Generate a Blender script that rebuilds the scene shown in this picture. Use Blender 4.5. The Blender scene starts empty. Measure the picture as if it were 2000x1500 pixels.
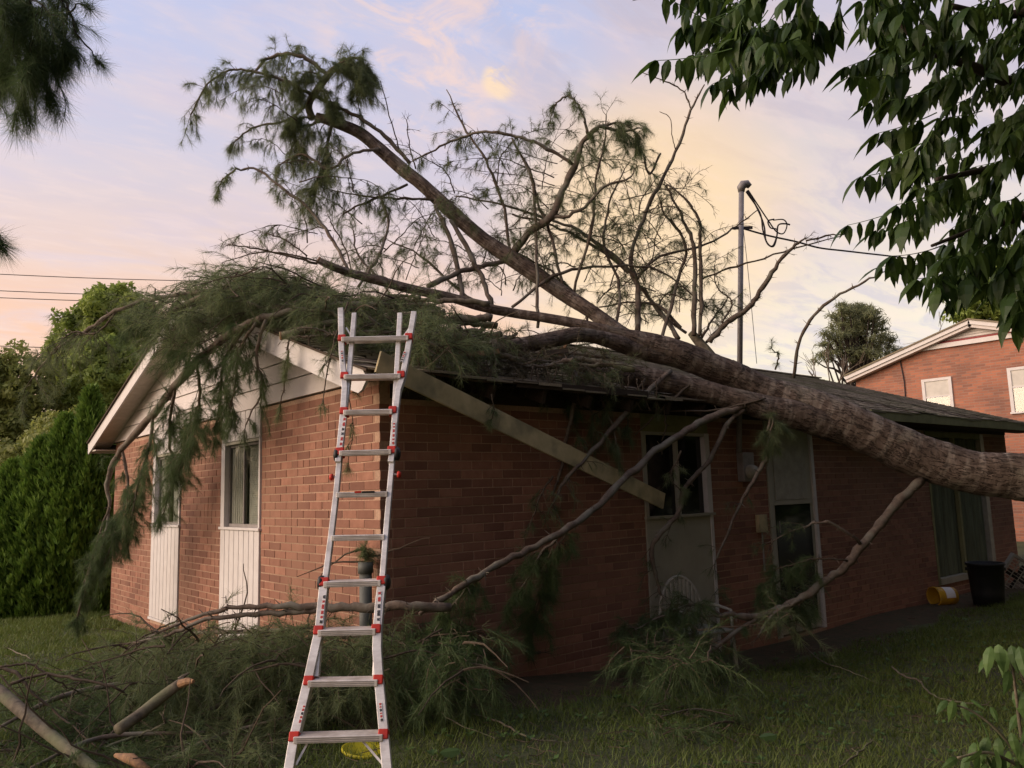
import bpy, math, random
import numpy as np
from mathutils import Matrix, Vector
random.seed(7); rng = np.random.default_rng(11)
SC = bpy.context.scene; COL = SC.collection

# ------------------------------------------------------------------ camera
F = 1560.0
def _ray(u, v): return np.array([u-1000.0, -(v-750.0), -F])
_X = _ray(2872, 905); _X /= np.linalg.norm(_X)
_Y = _ray(-320, 1000); _Y -= _X*_X.dot(_Y); _Y /= np.linalg.norm(_Y)
R = np.array([_X, _Y, np.cross(_X, _Y)])          # camera -> world (house axes)
CAM = -(R @ (_ray(745, 1353)/F*6.46))
def at(u, v, d): return CAM + R @ (_ray(u, v)/F*d)
def onp(u, v, ax, val):
    r = R @ _ray(u, v); return CAM + r*((val-CAM[ax])/r[ax])
def proj(P):
    q = (np.asarray(P)-CAM) @ R
    return 1000+q[..., 0]/-q[..., 2]*F, 750-q[..., 1]/-q[..., 2]*F, -q[..., 2]
cd = bpy.data.cameras.new('camera'); cam = bpy.data.objects.new('camera', cd); COL.objects.link(cam)
cd.sensor_width = 36; cd.lens = F/2000*36; cd.clip_end = 2000; cd.clip_start = .05
M = Matrix.Identity(4)
for i in range(3):
    for j in range(3): M[i][j] = R[i, j]
    M[i][3] = CAM[i]
cam.matrix_world = M; SC.camera = cam

# ------------------------------------------------------------------ colour helpers
def lin(r, g, b):
    f = lambda c: (c/255/12.92) if c/255 <= .04045 else ((c/255+.055)/1.055)**2.4
    return (f(r), f(g), f(b), 1)

# ------------------------------------------------------------------ world
W = bpy.data.worlds.new("World"); SC.world = W; W.use_nodes = True
nt = W.node_tree; N = nt.nodes; L = nt.links; N.clear()
def nd(t, **k):
    n = N.new(t)
    for a, b in k.items(): setattr(n, a, b)
    return n
def mth(op, a, b=None, c=None, clamp=False):
    n = nd('ShaderNodeMath', operation=op, use_clamp=clamp)
    for i, x in enumerate((a, b, c)):
        if x is None: continue
        if isinstance(x, (int, float)): n.inputs[i].default_value = x
        else: L.new(x, n.inputs[i])
    return n.outputs[0]
def mixc(f, a, b):
    n = nd('ShaderNodeMix', data_type='RGBA')
    for s, x in ((n.inputs[0], f), (n.inputs[6], a), (n.inputs[7], b)):
        if isinstance(x, (int, float, tuple)): s.default_value = x
        else: L.new(x, s)
    return n.outputs[2]
def smooth(x, a, b):
    n = nd('ShaderNodeMapRange', interpolation_type='SMOOTHSTEP'); L.new(x, n.inputs[0])
    n.inputs[1].default_value = a; n.inputs[2].default_value = b; return n.outputs[0]
tc = nd('ShaderNodeTexCoord'); sep = nd('ShaderNodeSeparateXYZ'); L.new(tc.outputs['Generated'], sep.inputs[0])
def dotd(u, v):
    d = R @ _ray(u, v); d /= np.linalg.norm(d)
    n = nd('ShaderNodeVectorMath', operation='DOT_PRODUCT'); L.new(tc.outputs['Generated'], n.inputs[0]); n.inputs[1].default_value = d
    return n.outputs['Value']
z = sep.outputs[2]
ramp = nd('ShaderNodeValToRGB'); L.new(z, ramp.inputs[0]); cr = ramp.color_ramp
stops = [(0.0, (232, 170, 115)), (.12, (236, 172, 116)), (.20, (238, 178, 128)), (.27, (228, 188, 160)), (.36, (206, 190, 194)),
         (.52, (184, 188, 217)), (.75, (168, 176, 206)), (1.0, (160, 168, 198))]
while len(cr.elements) < len(stops): cr.elements.new(.5)
for e, (p, c) in zip(cr.elements, stops): e.position = p; e.color = lin(*c)
base = ramp.outputs[0]
rr = nd('ShaderNodeValToRGB'); L.new(z, rr.inputs[0]); cr = rr.color_ramp     # paler, creamier towards the glow
st2 = [(0.0, (236, 214, 176)), (.17, (234, 214, 180)), (.28, (220, 199, 182)), (.42, (206, 191, 192)), (.56, (192, 182, 194)), (1, (160, 168, 198))]
while len(cr.elements) < len(st2): cr.elements.new(.5)
for e, (p, c) in zip(cr.elements, st2): e.position = p; e.color = lin(*c)
col = mixc(smooth(dotd(1750, 500), .86, .99), base, rr.outputs[0])
# cloud layer : direction projected on a high sheet
zz = mth('ADD', z, .12); cx = mth('DIVIDE', sep.outputs[0], zz); cy = mth('DIVIDE', sep.outputs[1], zz)
comb = nd('ShaderNodeCombineXYZ'); L.new(cx, comb.inputs[0]); L.new(cy, comb.inputs[1])
def noise(scale, det, rough, rot, sc, dist=0.0, off=0.0):
    mp = nd('ShaderNodeMapping'); mp.inputs['Rotation'].default_value[2] = rot; mp.inputs['Scale'].default_value = sc
    mp.inputs['Location'].default_value = (off, off*.7, off*1.3)
    L.new(comb.outputs[0], mp.inputs[0]); n = nd('ShaderNodeTexNoise'); L.new(mp.outputs[0], n.inputs[0])
    n.inputs['Scale'].default_value = scale; n.inputs['Detail'].default_value = det; n.inputs['Roughness'].default_value = rough
    n.inputs['Distortion'].default_value = dist
    return n.outputs[0]
streak = smooth(noise(1.6, 5, .55, .5, (1, 3.0, 1), .4, 3.1), .44, .70)
col = mixc(mth('MULTIPLY', streak, .32), col, lin(236, 202, 180))
soft = smooth(noise(2.4, 6, .6, -.4, (1, 1.8, 1), .5, 9.4), .45, .72)
col = mixc(mth('MULTIPLY', soft, .45), col, lin(206, 186, 196))
# fluffy peach cloud high in the middle and a small puff beside it
puff = smooth(noise(5.5, 8, .62, .2, (1, 1.3, 1), .8, 1.7), .46, .66)
c1 = mth('MULTIPLY', puff, smooth(dotd(850, 30), .985, .998)); col = mixc(mth('MULTIPLY', c1, .85), col, lin(238, 204, 188))
puff2 = smooth(noise(9, 6, .6, .9, (1, 1.2, 1), .6, 5.2), .42, .58)
c2 = mth('MULTIPLY', puff2, smooth(dotd(978, 158), .99965, .99992)); col = mixc(mth('MULTIPLY', c2, .9), col, lin(252, 216, 168))
mauve = smooth(noise(3.2, 6, .6, .9, (1, 2.4, 1), .5, 4.4), .46, .62); col = mixc(mth('MULTIPLY', mth('MULTIPLY', mauve, smooth(dotd(1650, 250), .88, .98)), .75), col, lin(192, 176, 184))
glow = smooth(dotd(1270, 445), .978, .9995); col = mixc(mth('MULTIPLY', glow, .75), col, lin(255, 210, 132))
glow2 = smooth(dotd(1400, 640), .93, .998); col = mixc(mth('MULTIPLY', glow2, .16), col, lin(248, 216, 160))
fine = noise(7, 6, .6, .5, (1, 2.6, 1), .3, 7.7)
col = mixc(mth('MULTIPLY', smooth(fine, .45, .72), .22), col, lin(250, 214, 190))
lowh = smooth(z, -.02, -.2); col = mixc(lowh, col, lin(80, 78, 60))
sky = nd('ShaderNodeTexSky', sky_type='NISHITA', sun_disc=False); sky.sun_elevation = math.radians(21); sky.sun_rotation = math.radians(-59)
bg1 = nd('ShaderNodeBackground'); L.new(sky.outputs[0], bg1.inputs[0]); bg1.inputs[1].default_value = .05
bg2 = nd('ShaderNodeBackground'); L.new(col, bg2.inputs[0]); bg2.inputs[1].default_value = .90
ad = nd('ShaderNodeAddShader'); L.new(bg1.outputs[0], ad.inputs[0]); L.new(bg2.outputs[0], ad.inputs[1])
out = nd('ShaderNodeOutputWorld'); L.new(ad.outputs[0], out.inputs[0])
# ------------------------------------------------------------------ sun: broad evening light from the low bright west sky, left of the house
sl = bpy.data.lights.new('sun', 'SUN'); sl.energy = 3.7; sl.angle = math.radians(55); sl.color = (1.0, .78, .60)
so = bpy.data.objects.new('sun', sl); COL.objects.link(so)
so.rotation_euler = Vector((-.82, .46, .36)).to_track_quat('Z', 'Y').to_euler()
SC.view_settings.view_transform = 'Standard'; SC.view_settings.look = 'None'; SC.view_settings.exposure = .16; SC.view_settings.gamma = 1
SC.view_settings.use_curve_mapping = False

# ------------------------------------------------------------------ materials
def material(name, c1, c2=None, rough=.8, scale=8.0, bump=0.0, detail=5, metal=0.0, stretch=(1, 1, 1), isl=0.0, trans=0.0, c3=None, lo=.35, hi=.65, coord='Object', big=None, bscale=None, spec=.3):
    m = bpy.data.materials.new(name); m.use_nodes = True; t = m.node_tree; n = t.nodes; l = t.links
    b = n['Principled BSDF']; b.inputs['Roughness'].default_value = rough; b.inputs['Metallic'].default_value = metal
    b.inputs['Specular IOR Level'].default_value = spec
    c1 = tuple(c1[:3])+(1,); src = None
    if c2 is None and not isl: b.inputs['Base Color'].default_value = c1
    tcn = n.new('ShaderNodeTexCoord'); mp = n.new('ShaderNodeMapping'); mp.inputs['Scale'].default_value = stretch
    if coord == 'World':
        g = n.new('ShaderNodeNewGeometry'); l.new(g.outputs['Position'], mp.inputs[0])
    else: l.new(tcn.outputs[coord], mp.inputs[0])
    nz = n.new('ShaderNodeTexNoise'); nz.inputs['Scale'].default_value = scale; nz.inputs['Detail'].default_value = detail; nz.inputs['Roughness'].default_value = .62
    l.new(mp.outputs[0], nz.inputs[0])
    if c2 is not None:
        c2 = tuple(c2[:3])+(1,)
        mr = n.new('ShaderNodeMapRange'); mr.inputs[1].default_value = lo; mr.inputs[2].default_value = hi; l.new(nz.outputs[0], mr.inputs[0])
        mx = n.new('ShaderNodeMix'); mx.data_type = 'RGBA'; mx.inputs[6].default_value = c1; mx.inputs[7].default_value = c2
        l.new(mr.outputs[0], mx.inputs[0]); src = mx.outputs[2]
    if isl:
        g = n.new('ShaderNodeNewGeometry'); oi = n.new('ShaderNodeObjectInfo')
        a = n.new('ShaderNodeMath'); a.operation = 'ADD'; l.new(g.outputs['Random Per Island'], a.inputs[0]); l.new(oi.outputs['Random'], a.inputs[1])
        fr = n.new('ShaderNodeMath'); fr.operation = 'FRACT'; l.new(a.outputs[0], fr.inputs[0])
        rp = n.new('ShaderNodeMapRange'); rp.inputs[3].default_value = 0; rp.inputs[4].default_value = isl; l.new(fr.outputs[0], rp.inputs[0])
        mx2 = n.new('ShaderNodeMix'); mx2.data_type = 'RGBA'
        if src is None: mx2.inputs[6].default_value = c1
        else: l.new(src, mx2.inputs[6])
        mx2.inputs[7].default_value = tuple(c3[:3])+(1,); l.new(rp.outputs[0], mx2.inputs[0]); src = mx2.outputs[2]
    if big is not None:
        nb = n.new('ShaderNodeTexNoise'); nb.inputs['Scale'].default_value = bscale; nb.inputs['Detail'].default_value = 3
        gg = n.new('ShaderNodeNewGeometry'); l.new(gg.outputs['Position'], nb.inputs[0])
        mb = n.new('ShaderNodeMapRange'); mb.inputs[1].default_value = .45; mb.inputs[2].default_value = .65; mb.inputs[4].default_value = .7; l.new(nb.outputs[0], mb.inputs[0])
        mx3 = n.new('ShaderNodeMix'); mx3.data_type = 'RGBA'; mx3.inputs[7].default_value = tuple(big[:3])+(1,)
        if src is None: mx3.inputs[6].default_value = c1
        else: l.new(src, mx3.inputs[6])
        l.new(mb.outputs[0], mx3.inputs[0]); src = mx3.outputs[2]
    if src is not None: l.new(src, b.inputs['Base Color'])
    if bump:
        bp = n.new('ShaderNodeBump'); bp.inputs['Strength'].default_value = 1; bp.inputs['Distance'].default_value = bump
        l.new(nz.outputs[0], bp.inputs['Height']); l.new(bp.outputs[0], b.inputs['Normal'])
    if trans:
        tr = n.new('ShaderNodeBsdfTranslucent'); ms = n.new('ShaderNodeMixShader'); ms.inputs[0].default_value = trans
        if src is not None: l.new(src, tr.inputs[0])
        else: tr.inputs[0].default_value = c1
        l.new(b.outputs[0], ms.inputs[1]); l.new(tr.outputs[0], ms.inputs[2]); l.new(ms.outputs[0], n['Material Output'].inputs[0])
    return m

MT = {}
MT['brick'] = material('red_brick', (.375, .182, .120), (.285, .132, .086), .9, 11, .003, isl=1.0, c3=(.185, .085, .058), coord='World', big=(.27, .14, .092), bscale=1.0)
MT['mortar'] = material('mortar', (.50, .32, .22), (.36, .23, .16), .95, 40, .002, coord='World', big=(.26, .17, .11), bscale=.9)
MT['siding'] = material('white_siding', (.62, .56, .53), (.52, .47, .44), .6, 5, 0, coord='World', stretch=(1, 1, .6), lo=.3, hi=.8)
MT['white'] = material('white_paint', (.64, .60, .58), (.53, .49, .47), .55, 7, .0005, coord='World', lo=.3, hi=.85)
MT['soffit'] = material('soffit_board', (.55, .49, .43), (.46, .41, .35), .7, 6, 0, coord='World')
MT['cream'] = material('cream_board', (.56, .45, .26), (.42, .34, .19), .75, 6, .001, coord='World', big=(.2, .18, .11), bscale=4)
MT['greenfascia'] = material('greenish_board', (.26, .25, .12), (.19, .18, .085), .8, 5, .001, coord='World')
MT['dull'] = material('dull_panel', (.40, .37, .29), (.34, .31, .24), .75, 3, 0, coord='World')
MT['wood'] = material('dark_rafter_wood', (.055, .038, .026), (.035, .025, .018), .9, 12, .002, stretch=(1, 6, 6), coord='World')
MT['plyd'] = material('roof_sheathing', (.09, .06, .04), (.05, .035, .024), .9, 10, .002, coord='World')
MT['shingle'] = material('brown_shingle', (.36, .29, .205), (.22, .18, .125), .95, 60, .003, isl=.7, c3=(.13, .105, .075), coord='World', big=(.15, .14, .07), bscale=1.2)
MT['glass'] = material('window_glass', (.10, .105, .10), None, .08, spec=.5)
def glass_material():
    m = bpy.data.materials.new('clear_window_glass'); m.use_nodes = True; t = m.node_tree; n = t.nodes; l = t.links; n.clear()
    o = n.new('ShaderNodeOutputMaterial'); a = n.new('ShaderNodeBsdfTransparent'); a.inputs[0].default_value = (.86, .88, .86, 1); g = n.new('ShaderNodeBsdfGlossy'); g.inputs['Roughness'].default_value = .04
    mx = n.new('ShaderNodeMixShader'); mx.inputs[0].default_value = .10; l.new(a.outputs[0], mx.inputs[1]); l.new(g.outputs[0], mx.inputs[2]); l.new(mx.outputs[0], o.inputs[0]); return m
MT['glass'] = glass_material()
MT['dglass'] = material('dark_glass', (.012, .013, .012), None, .06, spec=.5)
MT['blind'] = material('pale_blind', (.60, .56, .50), (.50, .47, .42), .8, 4, coord='World')
MT['curtain'] = material('green_grey_curtain', (.17, .19, .12), (.11, .12, .08), .9, 4, coord='World', stretch=(6, 6, .5))
MT['alum'] = material('ladder_aluminium', (.80, .76, .72), (.66, .62, .58), .42, 14, .0006, metal=.3, coord='World', stretch=(1, 1, 4), big=(.46, .42, .38), bscale=9)
MT['red'] = material('red_plastic', (.55, .035, .02), (.42, .03, .02), .5, 20)
MT['black'] = material('black_plastic', (.02, .02, .02), (.03, .028, .026), .5, 20)
MT['sticker'] = material('white_sticker', (.75, .72, .7), None, .5)
MT['grey'] = material('grey_galvanised', (.30, .27, .26), (.22, .20, .19), .55, 8, .0005, metal=.3, coord='World')
MT['wire'] = material('black_cable', (.035, .028, .03), None, .6)
MT['yellow'] = material('yellow_plastic', (.62, .36, .02), (.5, .27, .02), .5, 6)
MT['lid'] = material('yellow_lid', (.60, .52, .03), (.45, .40, .03), .5, 8)
MT['bin'] = material('dark_bin_plastic', (.012, .014, .014), (.02, .02, .02), .55, 8)
MT['plasticw'] = material('aged_white_plastic', (.40, .37, .31), (.28, .26, .21), .5, 6)
MT['pipe'] = material('grey_green_pipe', (.12, .125, .11), (.08, .085, .075), .6, 8)
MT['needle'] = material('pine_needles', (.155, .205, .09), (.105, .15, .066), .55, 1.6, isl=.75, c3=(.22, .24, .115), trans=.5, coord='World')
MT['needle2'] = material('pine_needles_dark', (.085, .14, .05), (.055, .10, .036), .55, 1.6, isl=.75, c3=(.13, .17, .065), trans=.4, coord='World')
MT['dry'] = material('dry_pine_needles', (.13, .095, .055), (.09, .07, .04), .7, 2, isl=.7, c3=(.075, .085, .04), trans=.15, coord='World')
MT['twig'] = material('pine_twig', (.11, .08, .055), (.07, .052, .036), .9, 30, coord='World')
MT['limb'] = material('pine_limb_bark', (.17, .125, .095), (.09, .067, .052), .9, 26, .006, coord='World', big=(.20, .19, .15), bscale=5)
MT['log'] = material('pale_limb_bark', (.19, .155, .11), (.085, .068, .05), .9, 22, .006, coord='World', big=(.16, .17, .09), bscale=4)
MT['cut'] = material('fresh_cut_wood', (.36, .20, .10), (.17, .10, .06), .8, 30, .001, coord='World')
MT['leaf'] = material('broad_leaf', (.036, .078, .016), (.020, .042, .011), .45, 6, isl=.8, c3=(.085, .135, .024), trans=.42, coord='World', spec=.4)
MT['leaf2'] = material('sapling_leaf', (.12, .20, .05), (.07, .13, .035), .5, 6, isl=.6, c3=(.05, .09, .03), trans=.3, coord='World')
MT['darkbark'] = material('dark_branch_bark', (.05, .038, .03), (.03, .024, .02), .9, 20, .002, coord='World')
MT['grass'] = material('grass_blades', (.125, .185, .034), (.078, .125, .024), .6, .9, isl=.7, c3=(.16, .175, .05), trans=.3, coord='World')
MT['ctree'] = material('bright_tree_leaves', (.32, .38, .075), (.17, .26, .05), .6, .5, isl=.7, c3=(.27, .33, .09), trans=.42, coord='World')
MT['arbor'] = material('arborvitae_sprays', (.12, .22, .03), (.055, .115, .016), .6, 1.4, isl=.7, c3=(.19, .28, .045), trans=.25, coord='World')
MT['shrub'] = material('shrub_leaves', (.30, .32, .075), (.15, .20, .045), .6, .8, isl=.7, c3=(.26, .26, .09), trans=.4, coord='World')
MT['farpine'] = material('far_pine_needles', (.22, .25, .12), (.16, .19, .09), .7, .5, isl=.6, c3=(.20, .19, .11), trans=.35, coord='World')
MT['canopy'] = MT['leaf']
MT['nbrick'] = None

def bark_material():
    m = bpy.data.materials.new('pine_trunk_bark'); m.use_nodes = True; t = m.node_tree; n = t.nodes; l = t.links; b = n['Principled BSDF']
    b.inputs['Roughness'].default_value = .92; b.inputs['Specular IOR Level'].default_value = .15
    at_ = n.new('ShaderNodeAttribute'); at_.attribute_name = 'bark'    # (angle, length along, radius)
    mp = n.new('ShaderNodeMapping'); mp.inputs['Scale'].default_value = (4, 14, 1); l.new(at_.outputs['Vector'], mp.inputs[0])
    g = n.new('ShaderNodeNewGeometry')
    n1 = n.new('ShaderNodeTexNoise'); n1.inputs['Scale'].default_value = 11; n1.inputs['Detail'].default_value = 8; n1.inputs['Roughness'].default_value = .64; l.new(g.outputs['Position'], n1.inputs[0])
    vo = n.new('ShaderNodeTexVoronoi'); vo.feature = 'DISTANCE_TO_EDGE'; vo.inputs['Scale'].default_value = 1.0
    dn = n.new('ShaderNodeMix'); dn.data_type = 'VECTOR'; dn.inputs[0].default_value = .5
    l.new(mp.outputs[0], dn.inputs[4]); sc = n.new('ShaderNodeVectorMath'); sc.operation = 'SCALE'; sc.inputs['Scale'].default_value = 2.4
    l.new(n1.outputs['Color'], sc.inputs[0]); ad_ = n.new('ShaderNodeVectorMath'); l.new(mp.outputs[0], ad_.inputs[0]); l.new(sc.outputs[0], ad_.inputs[1])
    l.new(ad_.outputs[0], vo.inputs[0])
    mpc = n.new('ShaderNodeMapping'); mpc.inputs['Scale'].default_value = (7, 3.2, 1); l.new(at_.outputs['Vector'], mpc.inputs[0])
    nc = n.new('ShaderNodeTexNoise'); nc.inputs['Scale'].default_value = 1.6; nc.inputs['Detail'].default_value = 6; nc.inputs['Roughness'].default_value = .66; l.new(mpc.outputs[0], nc.inputs[0])
    sb_ = n.new('ShaderNodeMath'); sb_.operation = 'SUBTRACT'; sb_.inputs[1].default_value = .5; l.new(nc.outputs[0], sb_.inputs[0])
    ab_ = n.new('ShaderNodeMath'); ab_.operation = 'ABSOLUTE'; l.new(sb_.outputs[0], ab_.inputs[0])
    cr = n.new('ShaderNodeMapRange'); cr.inputs[1].default_value = .002; cr.inputs[2].default_value = .022; l.new(ab_.outputs[0], cr.inputs[0])
    r1 = n.new('ShaderNodeValToRGB'); l.new(n1.outputs[0], r1.inputs[0]); e = r1.color_ramp
    e.elements[0].position = .32; e.elements[0].color = (.105, .076, .06, 1); e.elements[1].position = .68; e.elements[1].color = (.215, .16, .128, 1)
    k = e.elements.new(.5); k.color = (.155, .113, .09, 1)
    mx = n.new('ShaderNodeMix'); mx.data_type = 'RGBA'; mx.inputs[6].default_value = (.075, .053, .043, 1); l.new(r1.outputs[0], mx.inputs[7]); l.new(cr.outputs[0], mx.inputs[0])
    # pale rings of scaly bark across the stem
    wv = n.new('ShaderNodeTexNoise'); wv.inputs['Scale'].default_value = 1.0; wv.inputs['Detail'].default_value = 5
    mp2 = n.new('ShaderNodeMapping'); mp2.inputs['Scale'].default_value = (1.2, 16, 1); l.new(at_.outputs['Vector'], mp2.inputs[0]); l.new(mp2.outputs[0], wv.inputs[0])
    wr = n.new('ShaderNodeMapRange'); wr.inputs[1].default_value = .50; wr.inputs[2].default_value = .62; wr.inputs[4].default_value = .5; l.new(wv.outputs[0], wr.inputs[0])
    m2 = n.new('ShaderNodeMix'); m2.data_type = 'RGBA'; l.new(wr.outputs[0], m2.inputs[0]); l.new(mx.outputs[2], m2.inputs[6]); m2.inputs[7].default_value = (.42, .35, .29, 1)
    lc = n.new('ShaderNodeTexNoise'); lc.inputs['Scale'].default_value = 3.2; lc.inputs['Detail'].default_value = 6; l.new(g.outputs['Position'], lc.inputs[0])
    lr = n.new('ShaderNodeMapRange'); lr.inputs[1].default_value = .56; lr.inputs[2].default_value = .68; lr.inputs[4].default_value = .6; l.new(lc.outputs[0], lr.inputs[0])
    m3 = n.new('ShaderNodeMix'); m3.data_type = 'RGBA'; l.new(lr.outputs[0], m3.inputs[0]); l.new(m2.outputs[2], m3.inputs[6]); m3.inputs[7].default_value = (.23, .20, .155, 1)
    l.new(m3.outputs[2], b.inputs['Base Color'])
    bp = n.new('ShaderNodeBump'); bp.inputs['Distance'].default_value = .02; l.new(cr.outputs[0], bp.inputs['Height'])
    bp2 = n.new('ShaderNodeBump'); bp2.inputs['Distance'].default_value = .03; l.new(n1.outputs[0], bp2.inputs['Height']); l.new(bp.outputs[0], bp2.inputs['Normal'])
    l.new(bp2.outputs[0], b.inputs['Normal'])
    return m
MT['bark'] = bark_material()
def nbrick_material():
    m = bpy.data.materials.new('far_brick_wall'); m.use_nodes = True; t = m.node_tree; n = t.nodes; l = t.links; b = n['Principled BSDF']; b.inputs['Roughness'].default_value = .9
    g = n.new('ShaderNodeNewGeometry'); s = n.new('ShaderNodeSeparateXYZ'); l.new(g.outputs['Position'], s.inputs[0])
    c = n.new('ShaderNodeCombineXYZ'); l.new(s.outputs[1], c.inputs[0]); l.new(s.outputs[2], c.inputs[1])
    br = n.new('ShaderNodeTexBrick'); l.new(c.outputs[0], br.inputs[0]); br.inputs['Scale'].default_value = 1
    br.inputs['Brick Width'].default_value = .3; br.inputs['Row Height'].default_value = .088; br.inputs['Mortar Size'].default_value = .011
    br.inputs['Color1'].default_value = (.50, .155, .065, 1); br.inputs['Color2'].default_value = (.27, .085, .04, 1); br.inputs['Mortar'].default_value = (.38, .20, .13, 1)
    nz = n.new('ShaderNodeTexNoise'); nz.inputs['Scale'].default_value = 1.2; l.new(g.outputs['Position'], nz.inputs[0])
    mx = n.new('ShaderNodeMix'); mx.data_type = 'RGBA'; mx.blend_type = 'MULTIPLY'; mx.inputs[0].default_value = .6; l.new(br.outputs[0], mx.inputs[6]); l.new(nz.outputs[0], mx.inputs[7])
    hs = n.new('ShaderNodeBrightContrast'); hs.inputs['Bright'].default_value = .04; l.new(mx.outputs[2], hs.inputs[0])
    l.new(hs.outputs[0], b.inputs['Base Color'])
    bp = n.new('ShaderNodeBump'); bp.inputs['Distance'].default_value = .01; bp.invert = True; l.new(br.outputs['Fac'], bp.inputs['Height']); l.new(bp.outputs[0], b.inputs['Normal'])
    return m
MT['nbrick'] = nbrick_material()
def ground_material():
    m = bpy.data.materials.new('lawn_soil'); m.use_nodes = True; t = m.node_tree; n = t.nodes; l = t.links; b = n['Principled BSDF']; b.inputs['Roughness'].default_value = .95
    g = n.new('ShaderNodeNewGeometry'); n1 = n.new('ShaderNodeTexNoise'); n1.inputs['Scale'].default_value = 1.1; n1.inputs['Detail'].default_value = 8; l.new(g.outputs['Position'], n1.inputs[0])
    r = n.new('ShaderNodeValToRGB'); l.new(n1.outputs[0], r.inputs[0]); e = r.color_ramp
    e.elements[0].position = .36; e.elements[0].color = (.035, .042, .014, 1); e.elements[1].position = .66; e.elements[1].color = (.075, .075, .028, 1)
    k = e.elements.new(.5); k.color = (.05, .066, .018, 1)
    n2 = n.new('ShaderNodeTexNoise'); n2.inputs['Scale'].default_value = 40; n2.inputs['Detail'].default_value = 5; l.new(g.outputs['Position'], n2.inputs[0])
    mx = n.new('ShaderNodeMix'); mx.data_type = 'RGBA'; mr = n.new('ShaderNodeMapRange'); mr.inputs[1].default_value = .5; mr.inputs[2].default_value = .7; mr.inputs[4].default_value = .5; l.new(n2.outputs[0], mr.inputs[0])
    l.new(mr.outputs[0], mx.inputs[0]); l.new(r.outputs[0], mx.inputs[6]); mx.inputs[7].default_value = (.11, .075, .045, 1)
    l.new(mx.outputs[2], b.inputs['Base Color'])
    bp = n.new('ShaderNodeBump'); bp.inputs['Distance'].default_value = .02; l.new(n2.outputs[0], bp.inputs['Height']); l.new(bp.outputs[0], b.inputs['Normal'])
    return m
MT['ground'] = ground_material()
MT['soil'] = material('bare_red_soil', (.085, .052, .028), (.05, .045, .02), .95, 9, .01, coord='World')

# ------------------------------------------------------------------ mesh helpers
def npmesh(name, V, groups, mat, parent=None, smooth_=False, attr=None, mats=None):
    """groups: list of int arrays (n,k) of faces"""
    me = bpy.data.meshes.new(name); V = np.asarray(V, dtype=np.float32)
    me.vertices.add(len(V)); me.vertices.foreach_set('co', V.ravel())
    groups = [np.asarray(g, dtype=np.int32) for g in groups if len(g)]
    nl = sum(g.size for g in groups); npoly = sum(len(g) for g in groups)
    me.loops.add(nl); me.loops.foreach_set('vertex_index', np.concatenate([g.ravel() for g in groups]))
    tot = np.concatenate([np.full(len(g), g.shape[1], dtype=np.int32) for g in groups])
    st = np.concatenate([[0], np.cumsum(tot)[:-1]]).astype(np.int32)
    me.polygons.add(npoly); me.polygons.foreach_set('loop_start', st); me.polygons.foreach_set('loop_total', tot)
    me.polygons.foreach_set('use_smooth', np.full(npoly, bool(smooth_)))
    for m in (mats or [mat]): me.materials.append(m)
    if attr is not None:
        a = me.attributes.new('bark', 'FLOAT_VECTOR', 'POINT'); a.data.foreach_set('vector', np.asarray(attr, dtype=np.float32).ravel())
    me.update(calc_edges=True); me.validate()
    o = bpy.data.objects.new(name, me); COL.objects.link(o)
    if parent is not None: o.parent = parent; o.matrix_parent_inverse = Matrix.Translation(parent_world(parent)).inverted()
    return o
def parent_world(p):
    if p.type == 'MESH': return Vector((0, 0, 0))      # meshes always sit at the world origin
    v = Vector((0, 0, 0))
    while p is not None:
        v = v + p.location; p = p.parent
    return v
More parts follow.
